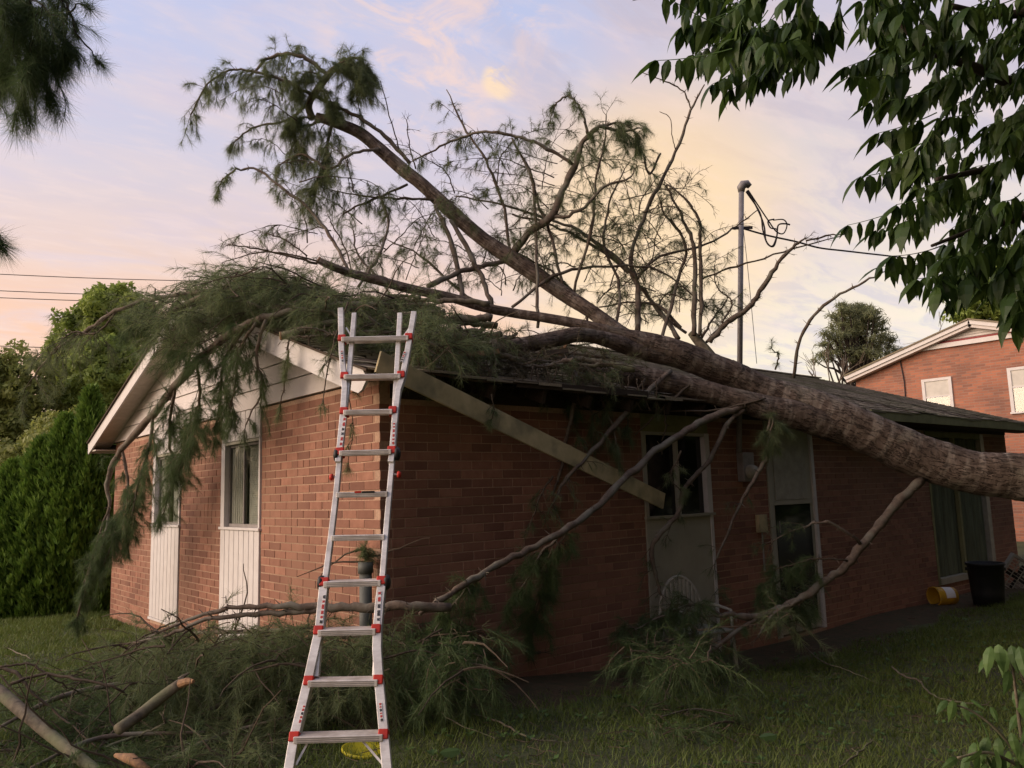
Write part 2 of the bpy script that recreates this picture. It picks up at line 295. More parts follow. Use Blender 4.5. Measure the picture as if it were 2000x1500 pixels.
class MB:
    def __init__(s): s.v = []; s.f3 = []; s.f4 = []; s.n = 0
    def add(s, V, quads=(), tris=()):
        V = np.asarray(V, float); b = s.n; s.v.append(V); s.n += len(V)
        if len(quads): s.f4.append(np.asarray(quads)+b)
        if len(tris): s.f3.append(np.asarray(tris)+b)
        return s
    def box(s, a, b):
        a = np.minimum(a, b) if False else np.array(a, float); b = np.array(b, float)
        lo = np.minimum(a, b); hi = np.maximum(a, b)
        V = [(x, y, z) for x in (lo[0], hi[0]) for y in (lo[1], hi[1]) for z in (lo[2], hi[2])]
        return s.add(V, [(0, 1, 3, 2), (4, 6, 7, 5), (0, 4, 5, 1), (2, 3, 7, 6), (0, 2, 6, 4), (1, 5, 7, 3)])
    def obox(s, c, ex, ey, ez):
        """oriented box: centre and half-extent vectors"""
        c, ex, ey, ez = (np.array(q, float) for q in (c, ex, ey, ez))
        V = [c+i*ex+j*ey+k*ez for i in (-1, 1) for j in (-1, 1) for k in (-1, 1)]
        return s.add(V, [(0, 1, 3, 2), (4, 6, 7, 5), (0, 4, 5, 1), (2, 3, 7, 6), (0, 2, 6, 4), (1, 5, 7, 3)])
    def beam(s, a, b, w, h, side):
        """bar from a to b, full width w along side, full height h"""
        a = np.array(a, float); b = np.array(b, float); t = b-a; Ln = np.linalg.norm(t); t /= Ln
        side = np.array(side, float); side -= t*side.dot(t); side /= np.linalg.norm(side); up = np.cross(t, side)
        return s.obox((a+b)/2, t*Ln/2, side*w/2, up*h/2)
    def prism(s, poly, d):
        """closed planar polygon extruded by vector d"""
        P = np.array(poly, float); n = len(P); d = np.array(d, float)
        V = np.concatenate([P, P+d]); b = s.n; s.add(V, [(i, (i+1) % n, n+(i+1) % n, n+i) for i in range(n)])
        s.f3.append(np.array([(0, i+1, i) for i in range(1, n-1)])+b); s.f3.append(np.array([(n, n+i, n+i+1) for i in range(1, n-1)])+b)
        return s
    def tube(s, P, r, S=8, cap=True):
        V, q, t = tube(P, r, S, cap); return s.add(V, q, t)
    def lathe(s, o, ax, prof, S=24):
        """profile [(radius, height)] revolved about axis ax from origin o"""
        ax = np.array(ax, float); ax /= np.linalg.norm(ax); u = np.cross(ax, [.3, .9, .1]); u /= np.linalg.norm(u); w = np.cross(ax, u); V = []
        for r, h in prof:
            for k in range(S):
                a = 2*math.pi*k/S; V.append(np.array(o)+ax*h+(u*math.cos(a)+w*math.sin(a))*r)
        q = [(i*S+k, i*S+(k+1) % S, (i+1)*S+(k+1) % S, (i+1)*S+k) for i in range(len(prof)-1) for k in range(S)]
        return s.add(V, q)
    def build(s, name, mat, parent=None, smooth_=False, bevel=0):
        g = []
        if s.f4: g.append(np.concatenate(s.f4))
        if s.f3: g.append(np.concatenate(s.f3))
        o = npmesh(name, np.concatenate(s.v), g, mat, parent, smooth_)
        if bevel:
            m = o.modifiers.new('bevel', 'BEVEL'); m.width = bevel; m.segments = 2
        return o
def smoothpath(P, k=4):
    """Catmull-Rom through rows (x,y,z,r)"""
    P = np.asarray(P, float)
    if len(P) < 3: return P
    Q = np.vstack([2*P[0]-P[1], P, 2*P[-1]-P[-2]]); out_ = []
    for i in range(1, len(Q)-2):
        for t in np.linspace(0, 1, k, endpoint=False):
            a, b, c, d = Q[i-1:i+3]
            out_.append(.5*((2*b)+(-a+c)*t+(2*a-5*b+4*c-d)*t*t+(-a+3*b-3*c+d)*t**3))
    out_.append(P[-1]); o = np.array(out_); o[:, 3:] = np.maximum(o[:, 3:], P[:, 3].min()*.6); return o
def frames(P):
    T = np.gradient(P, axis=0); T /= np.linalg.norm(T, axis=1)[:, None]+1e-12
    u = np.cross(T[0], [0, 0, 1.0]);
    if np.linalg.norm(u) < 1e-3: u = np.cross(T[0], [1.0, 0, 0])
    U = []
    for t in T:
        u = u-t*u.dot(t); u /= np.linalg.norm(u)+1e-12; U.append(u)
    U = np.array(U); return T, U, np.cross(T, U)
def tube(P, r, S=8, cap=True):
    P = np.asarray(P, float); n = len(P); r = np.broadcast_to(np.asarray(r, float), (n,))
    T, U, Wv = frames(P); a = np.arange(S)*2*math.pi/S
    V = (P[:, None]+r[:, None, None]*(U[:, None]*np.cos(a)[None, :, None]+Wv[:, None]*np.sin(a)[None, :, None])).reshape(-1, 3)
    q = [(i*S+k, i*S+(k+1) % S, (i+1)*S+(k+1) % S, (i+1)*S+k) for i in range(n-1) for k in range(S)]
    t = []
    if cap:
        V = np.vstack([V, P[0], P[-1]]); c0 = n*S; c1 = c0+1
        t = [(c0, (k+1) % S, k) for k in range(S)]+[(c1, (n-1)*S+k, (n-1)*S+(k+1) % S) for k in range(S)]
    return V, q, t
def tubes_np(P, Rd, S=3):
    """many thin tubes at once: P (N,K,3), Rd (N,K)"""
    Nn, K, _ = P.shape; T = np.gradient(P, axis=1); T /= np.linalg.norm(T, axis=2)[..., None]+1e-9
    ref = np.broadcast_to(np.array([.31, .22, .92]), T.shape); U = np.cross(T, ref); U /= np.linalg.norm(U, axis=2)[..., None]+1e-9; Wv = np.cross(T, U)
    a = np.arange(S)*2*math.pi/S
    V = P[:, :, None]+Rd[:, :, None, None]*(U[:, :, None]*np.cos(a)[None, None, :, None]+Wv[:, :, None]*np.sin(a)[None, None, :, None])
    i = np.arange(Nn)[:, None, None]*K*S+np.arange(K-1)[None, :, None]*S; k = np.arange(S)[None, None, :]; k2 = (k+1) % S
    q = np.stack([i+k, i+k2, i+S+k2, i+S+k], -1).reshape(-1, 4)
    return V.reshape(-1, 3), q
def unit(a): return a/(np.linalg.norm(a, axis=-1, keepdims=True)+1e-12)
def needles_np(P, D, n, ln, spread, droop, w):
    """tufts of long needles: at each P (T,3) n narrow blades around direction D"""
    T = len(P)
    if T == 0: return np.zeros((0, 3)), np.zeros((0, 3), int)
    d = unit(D[:, None]+rng.normal(0, spread, (T, n, 3))); l = ln*rng.uniform(.65, 1.15, (T, n, 1))
    b = P[:, None]+rng.normal(0, ln*.03, (T, n, 3))-D[:, None]*rng.uniform(0, ln*.55, (T, n, 1))
    side = unit(np.cross(d, rng.normal(0, 1, (T, n, 3))))*w/2
    tip = b+d*l; tip[..., 2] -= droop*l[..., 0]
    V = np.stack([b-side, b+side, tip], 2).reshape(-1, 3)
    return V, np.arange(len(V)).reshape(-1, 3)
def setp(o, label=None, category=None, group=None, kind=None):
    for k, v in (('label', label), ('category', category), ('group', group), ('kind', kind)):
        if v: o[k] = v
    return o
def empty(name, loc, label, category, group=None):
    o = bpy.data.objects.new(name, None); COL.objects.link(o); o.location = tuple(float(q) for q in loc); o.empty_display_size = .2
    return setp(o, label, category, group)

# ------------------------------------------------------------------ ground
def gz(x, y):
    x = np.asarray(x, float); y = np.asarray(y, float)
    h = -.04-.085*np.clip(x, 0, 4.4)-.028*np.clip(y-1, 0, 9)*(x < 0.5)
    return h+.025*np.sin(x*1.3+y*.7)*np.cos(y*1.1-x*.4)+.012*np.sin(x*3.7+1)*np.sin(y*4.1)
def atg(u, v, h=0.0):
    P = onp(u, v, 2, -.1)
    for _ in range(6): P = onp(u, v, 2, float(gz(P[0], P[1]))+h)
    return P
def axisg(a0, a1, n, far):
    core = np.linspace(a0, a1, n); e = np.geomspace(1, far, 14); return np.concatenate([a0-e[::-1], core, a1+e])
gx = axisg(-12, 26, 130, 400); gy = axisg(-12, 20, 110, 400)
GX, GY = np.meshgrid(gx, gy, indexing='ij'); GZ = gz(GX, GY)
nx, ny = GX.shape; idx = np.arange(nx*ny).reshape(nx, ny)
gq = np.stack([idx[:-1, :-1], idx[1:, :-1], idx[1:, 1:], idx[:-1, 1:]], -1).reshape(-1, 4)
ground = npmesh('ground', np.stack([GX, GY, GZ], -1).reshape(-1, 3), [gq], MT['ground'], smooth_=True); ground['kind'] = 'structure'
# strip of bare soil along the foot of the long wall
sx = np.linspace(-.6, 14.6, 60); row = []
for k, yy in enumerate((-.02, -.45, -.85)):
    wob = .16*np.sin(sx*2.3+k)+.09*np.sin(sx*5.1) if k == 2 else 0*sx
    row.append(np.stack([sx, yy+wob, gz(sx, yy+wob)+(.03 if k < 2 else -.004)], -1))
V = np.concatenate(row); m = 60
soil = npmesh('bare_soil', V, [[(k*m+i, (k+1)*m+i, (k+1)*m+i+1, k*m+i+1) for k in range(2) for i in range(m-1)]], MT['soil'], smooth_=True); soil['kind'] = 'structure'

# ------------------------------------------------------------------ the damaged house
XE = 14.25; YE = 8.43; OV = .30; EY = .40; SLOPE = .33
house = empty('brick_house', (0, 0, 0), 'low red brick ranch house with white gable crushed by the fallen pine', 'house')
def roofz(y):
    y = np.asarray(y, float); return 2.60+SLOPE*np.minimum(y+EY, (YE+EY)-y)
RIDGE = YE/2
gopen = [(2.46, 3.60, 0.0, 2.6), (5.08, 6.29, 0.0, 2.6)]
lopen = [(3.33, 4.55, -.41, 2.45), (5.75, 6.93, -.36, 2.42), (10.57, 13.09, -.16, 2.40)]
def wallback(name, segs, tf, parent):
    mb = MB()
    for a0, a1, z0, z1 in segs: mb.box(tf(a0, .0045, z0), tf(a1, .20, z1))
    return mb.build(name, MT['mortar'], parent)
def segs(lo, hi, opens, z0, z1):
    out_ = []; c = lo
    for a, b, za, zb in opens:
        out_.append((c, a, z0, z1)); out_.append((a, b, z0, za))
        if zb < z1: out_.append((a, b, zb, z1))
        c = b
    out_.append((c, hi, z0, z1)); return out_
tfG = lambda a, d, z_: (d, a, z_)
tfL = lambda a, d, z_: (a, d, z_)
gw = wallback('gable_wall', segs(.0045, YE, gopen, -.8, 2.56), tfG, house); gw['label'] = 'sunlit gable end wall of red brick'
lw = wallback('long_wall', segs(.20, XE, lopen, -.8, 2.53), tfL, house); lw['label'] = 'shaded long wall of red brick'
CH = .0813; J = .0085
cand = []
def lay(wall, a0, a1, opens, L0, z1, tf):
    zc = -.65; row_ = 0
    while zc+CH < z1+.02:
        odd = row_ % 2; start = a0 if odd == (1 if wall == 'L' else 0) else a0+.107
        free = [(start, a1)]
        for oa, ob, za, zb in opens:
            if zc+CH > za and zc < zb:
                nf = []
                for p, q in free:
                    if ob <= p or oa >= q: nf.append((p, q)); continue
                    if oa-p > .03: nf.append((p, oa))
                    if q-ob > .03: nf.append((ob, q))
                free = nf
        for p, q in free:
            a = p
            off = (L0/2 if odd else 0)
            # bond: joints on multiples of L0 (+offset)
            js = [p]+[k*L0+off for k in range(int(p/L0)-1, int(q/L0)+2) if p+.05 < k*L0+off < q-.05]+[q]
            for s0, s1 in zip(js[:-1], js[1:]):
                parts = [(s0, s1)]
                if wall == 'G' and s1-s0 > .15 and random.random() < .10:
                    mid = (s0+s1)/2; parts = [(s0, mid), (mid, s1)]
                for t0, t1 in parts:
                    b0 = t0+J/2; b1 = t1-J/2
                    cand.append((wall, b0, b1, zc+J/2, zc+CH-J/2))
        zc += CH; row_ += 1
lay('G', 0, YE, gopen, .262, 2.56, tfG); lay('L', 0, XE, lopen, .242, 2.40, tfL)
def bmesh_for(w, h, wall):
    key = (wall, round(w, 3)); 
    if key in BM: return BM[key]
    d = .10; mb = MB(); c = .003; hw, hh = w/2, h/2
    # front face inset chamfer : 8 front verts + 4 back
    fr = [(-hw+c, -hh+c), (hw-c, -hh+c), (hw-c, hh-c), (-hw+c, hh-c)]; ed = [(-hw, -hh), (hw, -hh), (hw, hh), (-hw, hh)]
    V = [(a, 0, b) for a, b in fr]+[(a, c, b) for a, b in ed]+[(a, d, b) for a, b in ed]
    q = [(0, 1, 2, 3)]+[(4+i, 4+(i+1) % 4, (i+1) % 4, i) for i in range(4)]+[(8+i, 8+(i+1) % 4, 4+(i+1) % 4, 4+i) for i in range(4)]
    if wall == 'G': V = [(y, -x, z_) for x, y, z_ in V]
    me = bpy.data.meshes.new('brick'); me.from_pydata([tuple(v) for v in V], [], q); me.materials.append(MT['brick']); BM[key] = me; return me
BM = {}
def seen_area(w):
    wall, a0, a1, z0, z1 = w; f = (tfG if wall == 'G' else tfL)
    P = np.array([f(a0, 0, z0), f(a1, 0, z0), f(a1, 0, z1), f(a0, 0, z1)]); u, v, d = proj(P)
    if u.max() < 0 or u.min() > 2000 or v.min() > 1330 or v.max() > 1325: return 0
    return abs(.5*np.sum(u*np.roll(v, -1)-v*np.roll(u, -1)))
cand.sort(key=lambda w: -seen_area(w))
for wall, a0, a1, z0, z1 in cand[:300]:
    w = a1-a0; me = bmesh_for(round(w, 3), z1-z0, wall); o = bpy.data.objects.new('brick', me); COL.objects.link(o)
    pr = random.uniform(-.0015, .0015); c = (a0+a1)/2; zc = (z0+z1)/2
    o.location = (pr, c, zc) if wall == 'G' else (c, pr, zc); o.parent = gw if wall == 'G' else lw
mb = MB()
Q = [(0, 1, 2, 3)]+[(4+i, 4+(i+1) % 4, (i+1) % 4, i) for i in range(4)]
for wall, a0, a1, z0, z1 in cand[300:]:
    f = tfG if wall == 'G' else tfL; pr = random.uniform(-.0015, .0015); d = .10 if a0 < .3 else .02
    c = .002
    V = [f(a0+c, pr, z0+c), f(a1-c, pr, z0+c), f(a1-c, pr, z1-c), f(a0+c, pr, z1-c), f(a0, d, z0), f(a1, d, z0), f(a1, d, z1), f(a0, d, z1)]
    mb.add(V, Q)
setp(mb.build('brickwork', MT['brick'], house), kind='stuff')
# far end wall and back wall
MB().box((XE-.2, .2, -.8), (XE, YE, 2.5)).build('end_wall', MT['mortar'], house)
MB().box((.2, YE-.2, -.8), (XE-.2, YE, 2.5)).build('back_wall', MT['mortar'], house)
# attic ceiling and dark top plate
MB().box((.2, .2, 2.40), (XE-.2, YE-.2, 2.44)).build('ceiling_board', MT['plyd'], house)
MB().box((.105, -.008, 2.405), (XE, .0, 2.53)).build('frieze_board', MT['wood'], house)  # dark wood board; its tone also carries the shadow under the eave
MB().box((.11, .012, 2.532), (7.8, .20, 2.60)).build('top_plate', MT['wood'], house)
# gable siding boards
zs = 2.575; bh = .205; k = 0
while True:
    z0 = zs+k*bh; z1 = z0+bh-.006
    y0 = (z0+.10-2.60)/SLOPE-EY; y1 = YE-y0; y0 = max(y0, .0); y1 = min(y1, YE)
    if y1-y0 < .25: break
    yt0 = max((z1+.10-2.60)/SLOPE-EY, 0); yt1 = min(YE-yt0, YE)
    if yt1 <= yt0: break
    # wedge profile: bottom proud
    V = []
    for (ya, yb, zz_, xo) in ((y0, y1, z0, -.030), (yt0, yt1, z1, -.012)):
        V += [(xo, ya, zz_), (xo, yb, zz_), (.02, yb, zz_), (.02, ya, zz_)]
    q = [(0, 1, 5, 4), (0, 3, 2, 1), (4, 5, 6, 7), (0, 4, 7, 3), (1, 2, 6, 5)]
    MB().add(V, q).build('siding_board', MT['siding'], house); k += 1
MB().prism([(.02, .0, 2.56), (.02, YE, 2.56), (.02, YE, 2.62), (.02, RIDGE, 4.0), (.02, 0, 2.62)], (.06, 0, 0)).build('gable_backing', MT['plyd'], house)
# rake soffit: narrow planks across, on the left (far) slope and right slope
def rz(y): return float(roofz(y))-.13
nb = 0; y = YE+EY-.02
while y > RIDGE+.08:
    y2 = y-.098
    MB().add([(-OV, y, rz(y)), (-.012, y, rz(y)), (-.012, y2, rz(y2)), (-OV, y2, rz(y2)), (-OV, y, rz(y)+.012), (-.012, y, rz(y)+.012), (-.012, y2, rz(y2)+.012), (-OV, y2, rz(y2)+.012)],
             [(0, 1, 2, 3), (4, 7, 6, 5), (0, 4, 5, 1), (3, 2, 6, 7), (0, 3, 7, 4)]).build('soffit_plank', MT['soffit'], house); y = y2-.007
y = .05
while y < RIDGE-.08:
    y2 = y+.098
    MB().add([(-OV, y, rz(y)), (-.012, y, rz(y)), (-.012, y2, rz(y2)), (-OV, y2, rz(y2)), (-OV, y, rz(y)+.012), (-.012, y, rz(y)+.012), (-.012, y2, rz(y2)+.012), (-OV, y2, rz(y2)+.012)],
             [(0, 3, 2, 1), (4, 5, 6, 7), (0, 1, 5, 4), (3, 7, 6, 2)]).build('soffit_plank', MT['soffit'], house); y = y2+.007
# rake boards
def rake(yv, name, lab=None):
    V = []
    for yy in yv: V.append((-OV-.025, yy, float(roofz(yy))-.02)); V.append((-OV-.025, yy, float(roofz(yy))-.20))
    poly = [V[0], V[2], V[3], V[1]]; o = MB().prism(poly, (.025, 0, 0)).build(name, MT['white'], house)
    if lab: o['label'] = lab
rake((YE+EY, RIDGE), 'rake_board'); 
V = [(-.325, RIDGE, float(roofz(RIDGE))-.02), (-.325, .10, 2.60+SLOPE*.50-.02), (-.325, -.30, 2.575), (-.325, -.36, 2.50), (-.325, -.28, 2.42), (-.325, -.22, 2.40), (-.325, .1, 2.50), (-.325, RIDGE, float(roofz(RIDGE))-.20)]
o = MB().prism(V, (.025, 0, 0)).build('rake_board', MT['white'], house); o['label'] = 'rake board with a splintered lower end'
MB().box((-OV-.025, YE+EY, 2.42), (-.0, YE+EY+.02, 2.60)).build('eave_return', MT['white'], house)
MB().box((0.0, YE+EY-.02, 2.42), (XE, YE+EY, 2.57)).build('rear_fascia', MT['white'], house)
MB().prism([(XE-.1, 0.1, 2.5), (XE-.1, YE, 2.5), (XE-.1, YE, 2.7), (XE-.1, RIDGE, 4.05), (XE-.1, .1, 2.7)], (.08, 0, 0)).build('end_gable', MT['greenfascia'], house)
MB().box((.1, 2.6, 2.44), (XE-.2, 2.64, 3.50)).build('attic_blocker', MT['plyd'], house)  # added dark sheet blocking the sky seen through the open attic
MB().box((-OV, YE+.01, 2.44), (XE, YE+EY-.021, 2.46)).build('rear_soffit', MT['soffit'], house)
# roof decks (sheathing) + shingles, slightly sagging where the tree lies
def sag(x, y):
    x = np.asarray(x, float); y = np.asarray(y, float)
    return -.10*np.exp(-((x-3.6)/1.5)**2-((y+.2)/1.0)**2)-.07*np.exp(-((x-1.0)/1.0)**2-((y-.3)/1.2)**2)+(.018*np.sin(x*2.1)+.012*np.sin(x*5.3+1))*np.exp(-(y+.4)/1.5)
XR0, XR1 = -OV-.055, 14.95
def deck(side, up, name, mat, th):
    xs = np.linspace(XR0, XR1, 60); ts = np.linspace(0, 1, 12); V = []
    for sgn in (0, -th):
        for x in xs:
            for t in ts:
                y = -EY+t*(RIDGE+EY) if side == 0 else YE+EY-t*(YE+EY-RIDGE)
                V.append((x, y, float(roofz(y))+float(sag(x, y))+up+sgn))
    n1, n2 = 60, 12; q = []; n0 = n1*n2
    for i in range(n1-1):
        for j in range(n2-1):
            a, b, c, d = i*n2+j, (i+1)*n2+j, (i+1)*n2+j+1, i*n2+j+1
            q.append((a, b, c, d)); q.append((n0+a, n0+d, n0+c, n0+b))
    for i in range(n1-1):
        for j in (0, n2-1): q.append((i*n2+j, (i+1)*n2+j, n0+(i+1)*n2+j, n0+i*n2+j))
    for j in range(n2-1):
        for i in (0, n1-1): q.append((i*n2+j, i*n2+j+1, n0+i*n2+j+1, n0+i*n2+j))
    return MB().add(V, q).build(name, mat, house)
roof = deck(0, 0, 'roof', MT['plyd'], .02); deck(1, 0, 'rear_roof', MT['plyd'], .02)
V = []; q = []; nrow = 34; ex = (RIDGE+EY)/nrow; cosn = 1
for r_ in range(nrow):
    y0 = -EY-.03+r_*ex; y1 = y0+ex*1.25; x = XR0-(.15 if r_ % 2 else 0)
    while x < XR1:
        w = .30+random.uniform(-.01, .01); x1 = min(x+w-.008, XR1); xa = max(x, XR0)
        if x1-xa > .03 and not (xa < 3.2 and y0 < .1 and random.random() < .25):
            lift = .006+random.uniform(0, .004)+(random.uniform(0, .022) if xa < 5.5 and y0 < .6 and random.random() < .3 else 0)
            zA = 2.60+SLOPE*(y0+EY)+float(sag(xa, y0)); zB = 2.60+SLOPE*(y1+EY)+float(sag(xa, y1)); b = len(V)
            V += [(xa, y0, zA+.010+lift), (x1, y0, zA+.010+lift), (x1, y1, zB+.004), (xa, y1, zB+.004), (xa, y0, zA+.002), (x1, y0, zA+.002)]
            q += [(b, b+1, b+2, b+3), (b+4, b+5, b+1, b)]
        x += w
setp(npmesh('shingles', V, [q], MT['shingle'], roof), kind='stuff')
# rear slope shingle cap edge
MB().box((XR0, RIDGE-.09, float(roofz(RIDGE))+.004), (XR1, RIDGE+.09, float(roofz(RIDGE))+.03)).build('ridge_cap', MT['shingle'], house)
# exposed rafters in the torn eave
for i, x in enumerate(np.arange(.35, 7.6, .61)):
    zA = 2.60-.02+float(sag(x, -.3)); zB = 2.60+SLOPE*(2.4)-.02
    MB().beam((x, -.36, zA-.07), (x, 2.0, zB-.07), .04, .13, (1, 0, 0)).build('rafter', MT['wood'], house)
# intact eave on the right: fascia and soffit
MB().box((7.9, -EY-.022, 2.46), (XR1, -EY, 2.605)).build('fascia_board', MT['greenfascia'], house)
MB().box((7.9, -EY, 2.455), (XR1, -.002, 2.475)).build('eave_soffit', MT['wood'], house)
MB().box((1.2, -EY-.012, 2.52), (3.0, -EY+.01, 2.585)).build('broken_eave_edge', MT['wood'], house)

# windows of the gable
def gable_window(ya, yb, idx_):
    w = bpy.data.objects.new('window', None); COL.objects.link(w); w.parent = house; w.location = (0, (ya+yb)/2, 1.27)
    x0 = -.012
    def bx(n, a, b, m): return MB().box(a, b).build(n, m, w)
    # ribbed panels above and below
    nrib = 8
    for (z0, z1) in ((.0, 1.245), (2.245, 2.575)):
        bx('panel_backing', (.0, ya, z0), (.03, yb, z1), MT['dull'])
        ww = (yb-ya)/nrib
        for i in range(nrib):
            MB().box((x0-.006, ya+i*ww+.006, z0+.004), (.0, ya+(i+1)*ww-.006, z1-.004)).build('panel_board', MT['white'], w, bevel=.003)
    MB().box((-.035, ya-.02, 1.245), (.03, yb+.02, 1.275)).build('sill', MT['white'], w, bevel=.004)
    bx('bottom_drip', (-.03, ya-.01, -.03), (.03, yb+.01, 0.0), MT['white'])
    # frame
    fz0, fz1 = 1.276, 2.243
    bx('jamb', (-.018, ya, fz0), (.08, ya+.035, fz1), MT['white']); bx('jamb', (-.018, yb-.11, fz0), (.08, yb, fz1), MT['white'])
    bx('head', (-.014, ya+.036, fz1-.03), (.08, yb-.111, fz1), MT['dull'])
    a, b = ya+.037, yb-.112; mid = (a+b)/2+.02
    for (p, q_) in ((a, mid), (mid, b)):
        s = MB(); t = .022; xx = .02 if p == a else .035
        s.box((xx, p, fz0), (xx+.02, q_, fz0+.035)); s.box((xx, p, fz1-.06), (xx+.02, q_, fz1-.031)); s.box((xx, p, fz0+.036), (xx+.02, p+t, fz1-.061)); s.box((xx, q_-t, fz0+.036), (xx+.02, q_, fz1-.061))
        s.build('sash', MT['grey'] if True else None, w)
    g = bx('pane', (.045, mid, fz0+.03), (.049, b, fz1-.06), MT['glass'])
    bx('pane', (.030, a, fz0+.03), (.034, mid, fz1-.06), MT['glass'])
    cur = MB()
    for i in range(14):
        yy = mid+.01+(b-mid-.02)*i/14; cur.box((.062+.004*(i % 2), yy, fz0+.02), (.075, yy+(b-mid-.02)/14, fz1-.03))
    cur.build('curtain', MT['blind'], w)
    bl = MB()
    for i in range(38):
        zz_ = fz0+.02+i*.0242; bl.obox((.070, (a+mid)/2-.03, zz_), (.004, 0, .0115), (0, (mid-a)/2-.035, 0), (.0006, 0, -.0002))
    bl.build('blind', MT['blind'], w)
    bx('room_back', (.30, ya, .9), (.32, yb, 2.4), MT['blind'])  # pale sheet closing the space behind curtain and blind
for i, (ya, yb, _, _) in enumerate(gopen): gable_window(ya+.004, yb-.004, i)
# cheap inner returns
# window / panel on the long wall
w = bpy.data.objects.new('window', None); COL.objects.link(w); w.parent = house; w.location = (3.94, 0, 1.27); w['label'] = 'dark window in the shaded wall with a smooth pale panel below'
def bx(n, a, b, m, par=None, bev=0): return MB().box(a, b).build(n, m, par or w, bevel=bev)
xa, xb = 3.334, 4.546
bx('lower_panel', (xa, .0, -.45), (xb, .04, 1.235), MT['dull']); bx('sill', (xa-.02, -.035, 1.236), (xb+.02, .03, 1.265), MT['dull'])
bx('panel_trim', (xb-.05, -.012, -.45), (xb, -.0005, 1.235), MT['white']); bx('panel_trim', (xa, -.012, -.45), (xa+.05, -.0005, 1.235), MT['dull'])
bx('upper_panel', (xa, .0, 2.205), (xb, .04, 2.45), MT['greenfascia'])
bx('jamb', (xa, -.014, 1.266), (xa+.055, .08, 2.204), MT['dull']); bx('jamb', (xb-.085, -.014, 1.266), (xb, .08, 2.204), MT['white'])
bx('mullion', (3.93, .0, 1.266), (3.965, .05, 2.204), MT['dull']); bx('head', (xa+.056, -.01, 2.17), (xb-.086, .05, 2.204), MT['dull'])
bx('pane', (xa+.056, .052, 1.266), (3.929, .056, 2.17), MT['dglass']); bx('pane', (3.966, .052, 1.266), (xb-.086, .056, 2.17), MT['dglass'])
# storm door
d = bpy.data.objects.new('door', None); COL.objects.link(d); d.parent = house; d.location = (6.34, 0, 0); d['label'] = 'white storm door with a pale upper pane'
xa, xb = 5.754, 6.926
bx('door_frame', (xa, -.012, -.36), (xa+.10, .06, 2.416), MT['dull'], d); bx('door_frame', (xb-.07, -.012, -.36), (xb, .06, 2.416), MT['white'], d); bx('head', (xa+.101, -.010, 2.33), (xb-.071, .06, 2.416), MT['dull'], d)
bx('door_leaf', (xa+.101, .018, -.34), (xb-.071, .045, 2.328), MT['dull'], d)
bx('upper_pane', (xa+.19, .008, 1.37), (xb-.20, .017, 2.22), MT['plasticw'], d); bx('lower_screen', (xa+.16, .008, -.2), (xb-.16, .017, 1.30), MT['dglass'], d)
bx('cross_rail', (xa+.12, -.002, 1.305), (xb-.10, .0175, 1.36), MT['dull'], d)
MB().tube([(xa+.17, -.03, .95), (xa+.17, -.03, 1.1)], .008, 6).build('handle', MT['grey'], d)
# sliding door with curtains
d = bpy.data.objects.new('patio_door', None); COL.objects.link(d); d.parent = house; d.location = (11.8, 0, 0); d['label'] = 'patio door with green grey curtains drawn behind the glass'
xa, xb = 10.574, 13.086
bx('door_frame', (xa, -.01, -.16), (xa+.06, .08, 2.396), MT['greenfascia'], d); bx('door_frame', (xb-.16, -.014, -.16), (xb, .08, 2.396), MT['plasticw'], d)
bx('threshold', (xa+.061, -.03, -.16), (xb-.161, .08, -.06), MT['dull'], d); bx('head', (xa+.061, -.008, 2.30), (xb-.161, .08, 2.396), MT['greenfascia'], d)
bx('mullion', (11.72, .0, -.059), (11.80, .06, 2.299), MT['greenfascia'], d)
cv = []; n_ = 90
for i in range(n_+1):
    x = xa+.07+(xb-xa-.24)*i/n_; yy = .075+.035*math.sin(i*.9)+.02*math.sin(i*.37)
    if 34 < i < 40 or 52 < i < 56: yy += .10
    cv += [(x, yy, -.05), (x, yy, 2.29)]
npmesh('curtain', cv, [[(2*i, 2*i+2, 2*i+3, 2*i+1) for i in range(n_)]], MT['curtain'], d, smooth_=True)
bx('room_wall', (xa, .34, -.2), (xb, .36, 2.4), MT['bin'], d)
# white step stub under soffit dark frieze on right
# electric meter
mt = empty('electric_meter', (5.2, -.05, 1.85), 'grey electric meter box with round glass under the trunk', 'meter')
MB().box((5.10, -.10, 1.62), (5.34, -.003, 1.98)).build('meter_box', MT['grey'], mt, bevel=.006)
MB().lathe((5.22, -.10, 1.74), (0, -1, 0), [(.085, 0), (.085, .05), (.07, .09), (.0, .10)], 20).build('meter_glass', MT['plasticw'], mt, smooth_=True)
ol = empty('outlet_box', (5.5, -.04, 1.1), 'small yellowish utility box low on the wall by the door', 'utility box')
MB().box((5.42, -.06, .98), (5.60, -.003, 1.20)).build('cover', MT['cream'], ol, bevel=.005); MB().tube([(5.51, -.03, .98), (5.51, -.03, .5)], .012, 8).build('conduit', MT['grey'], ol)

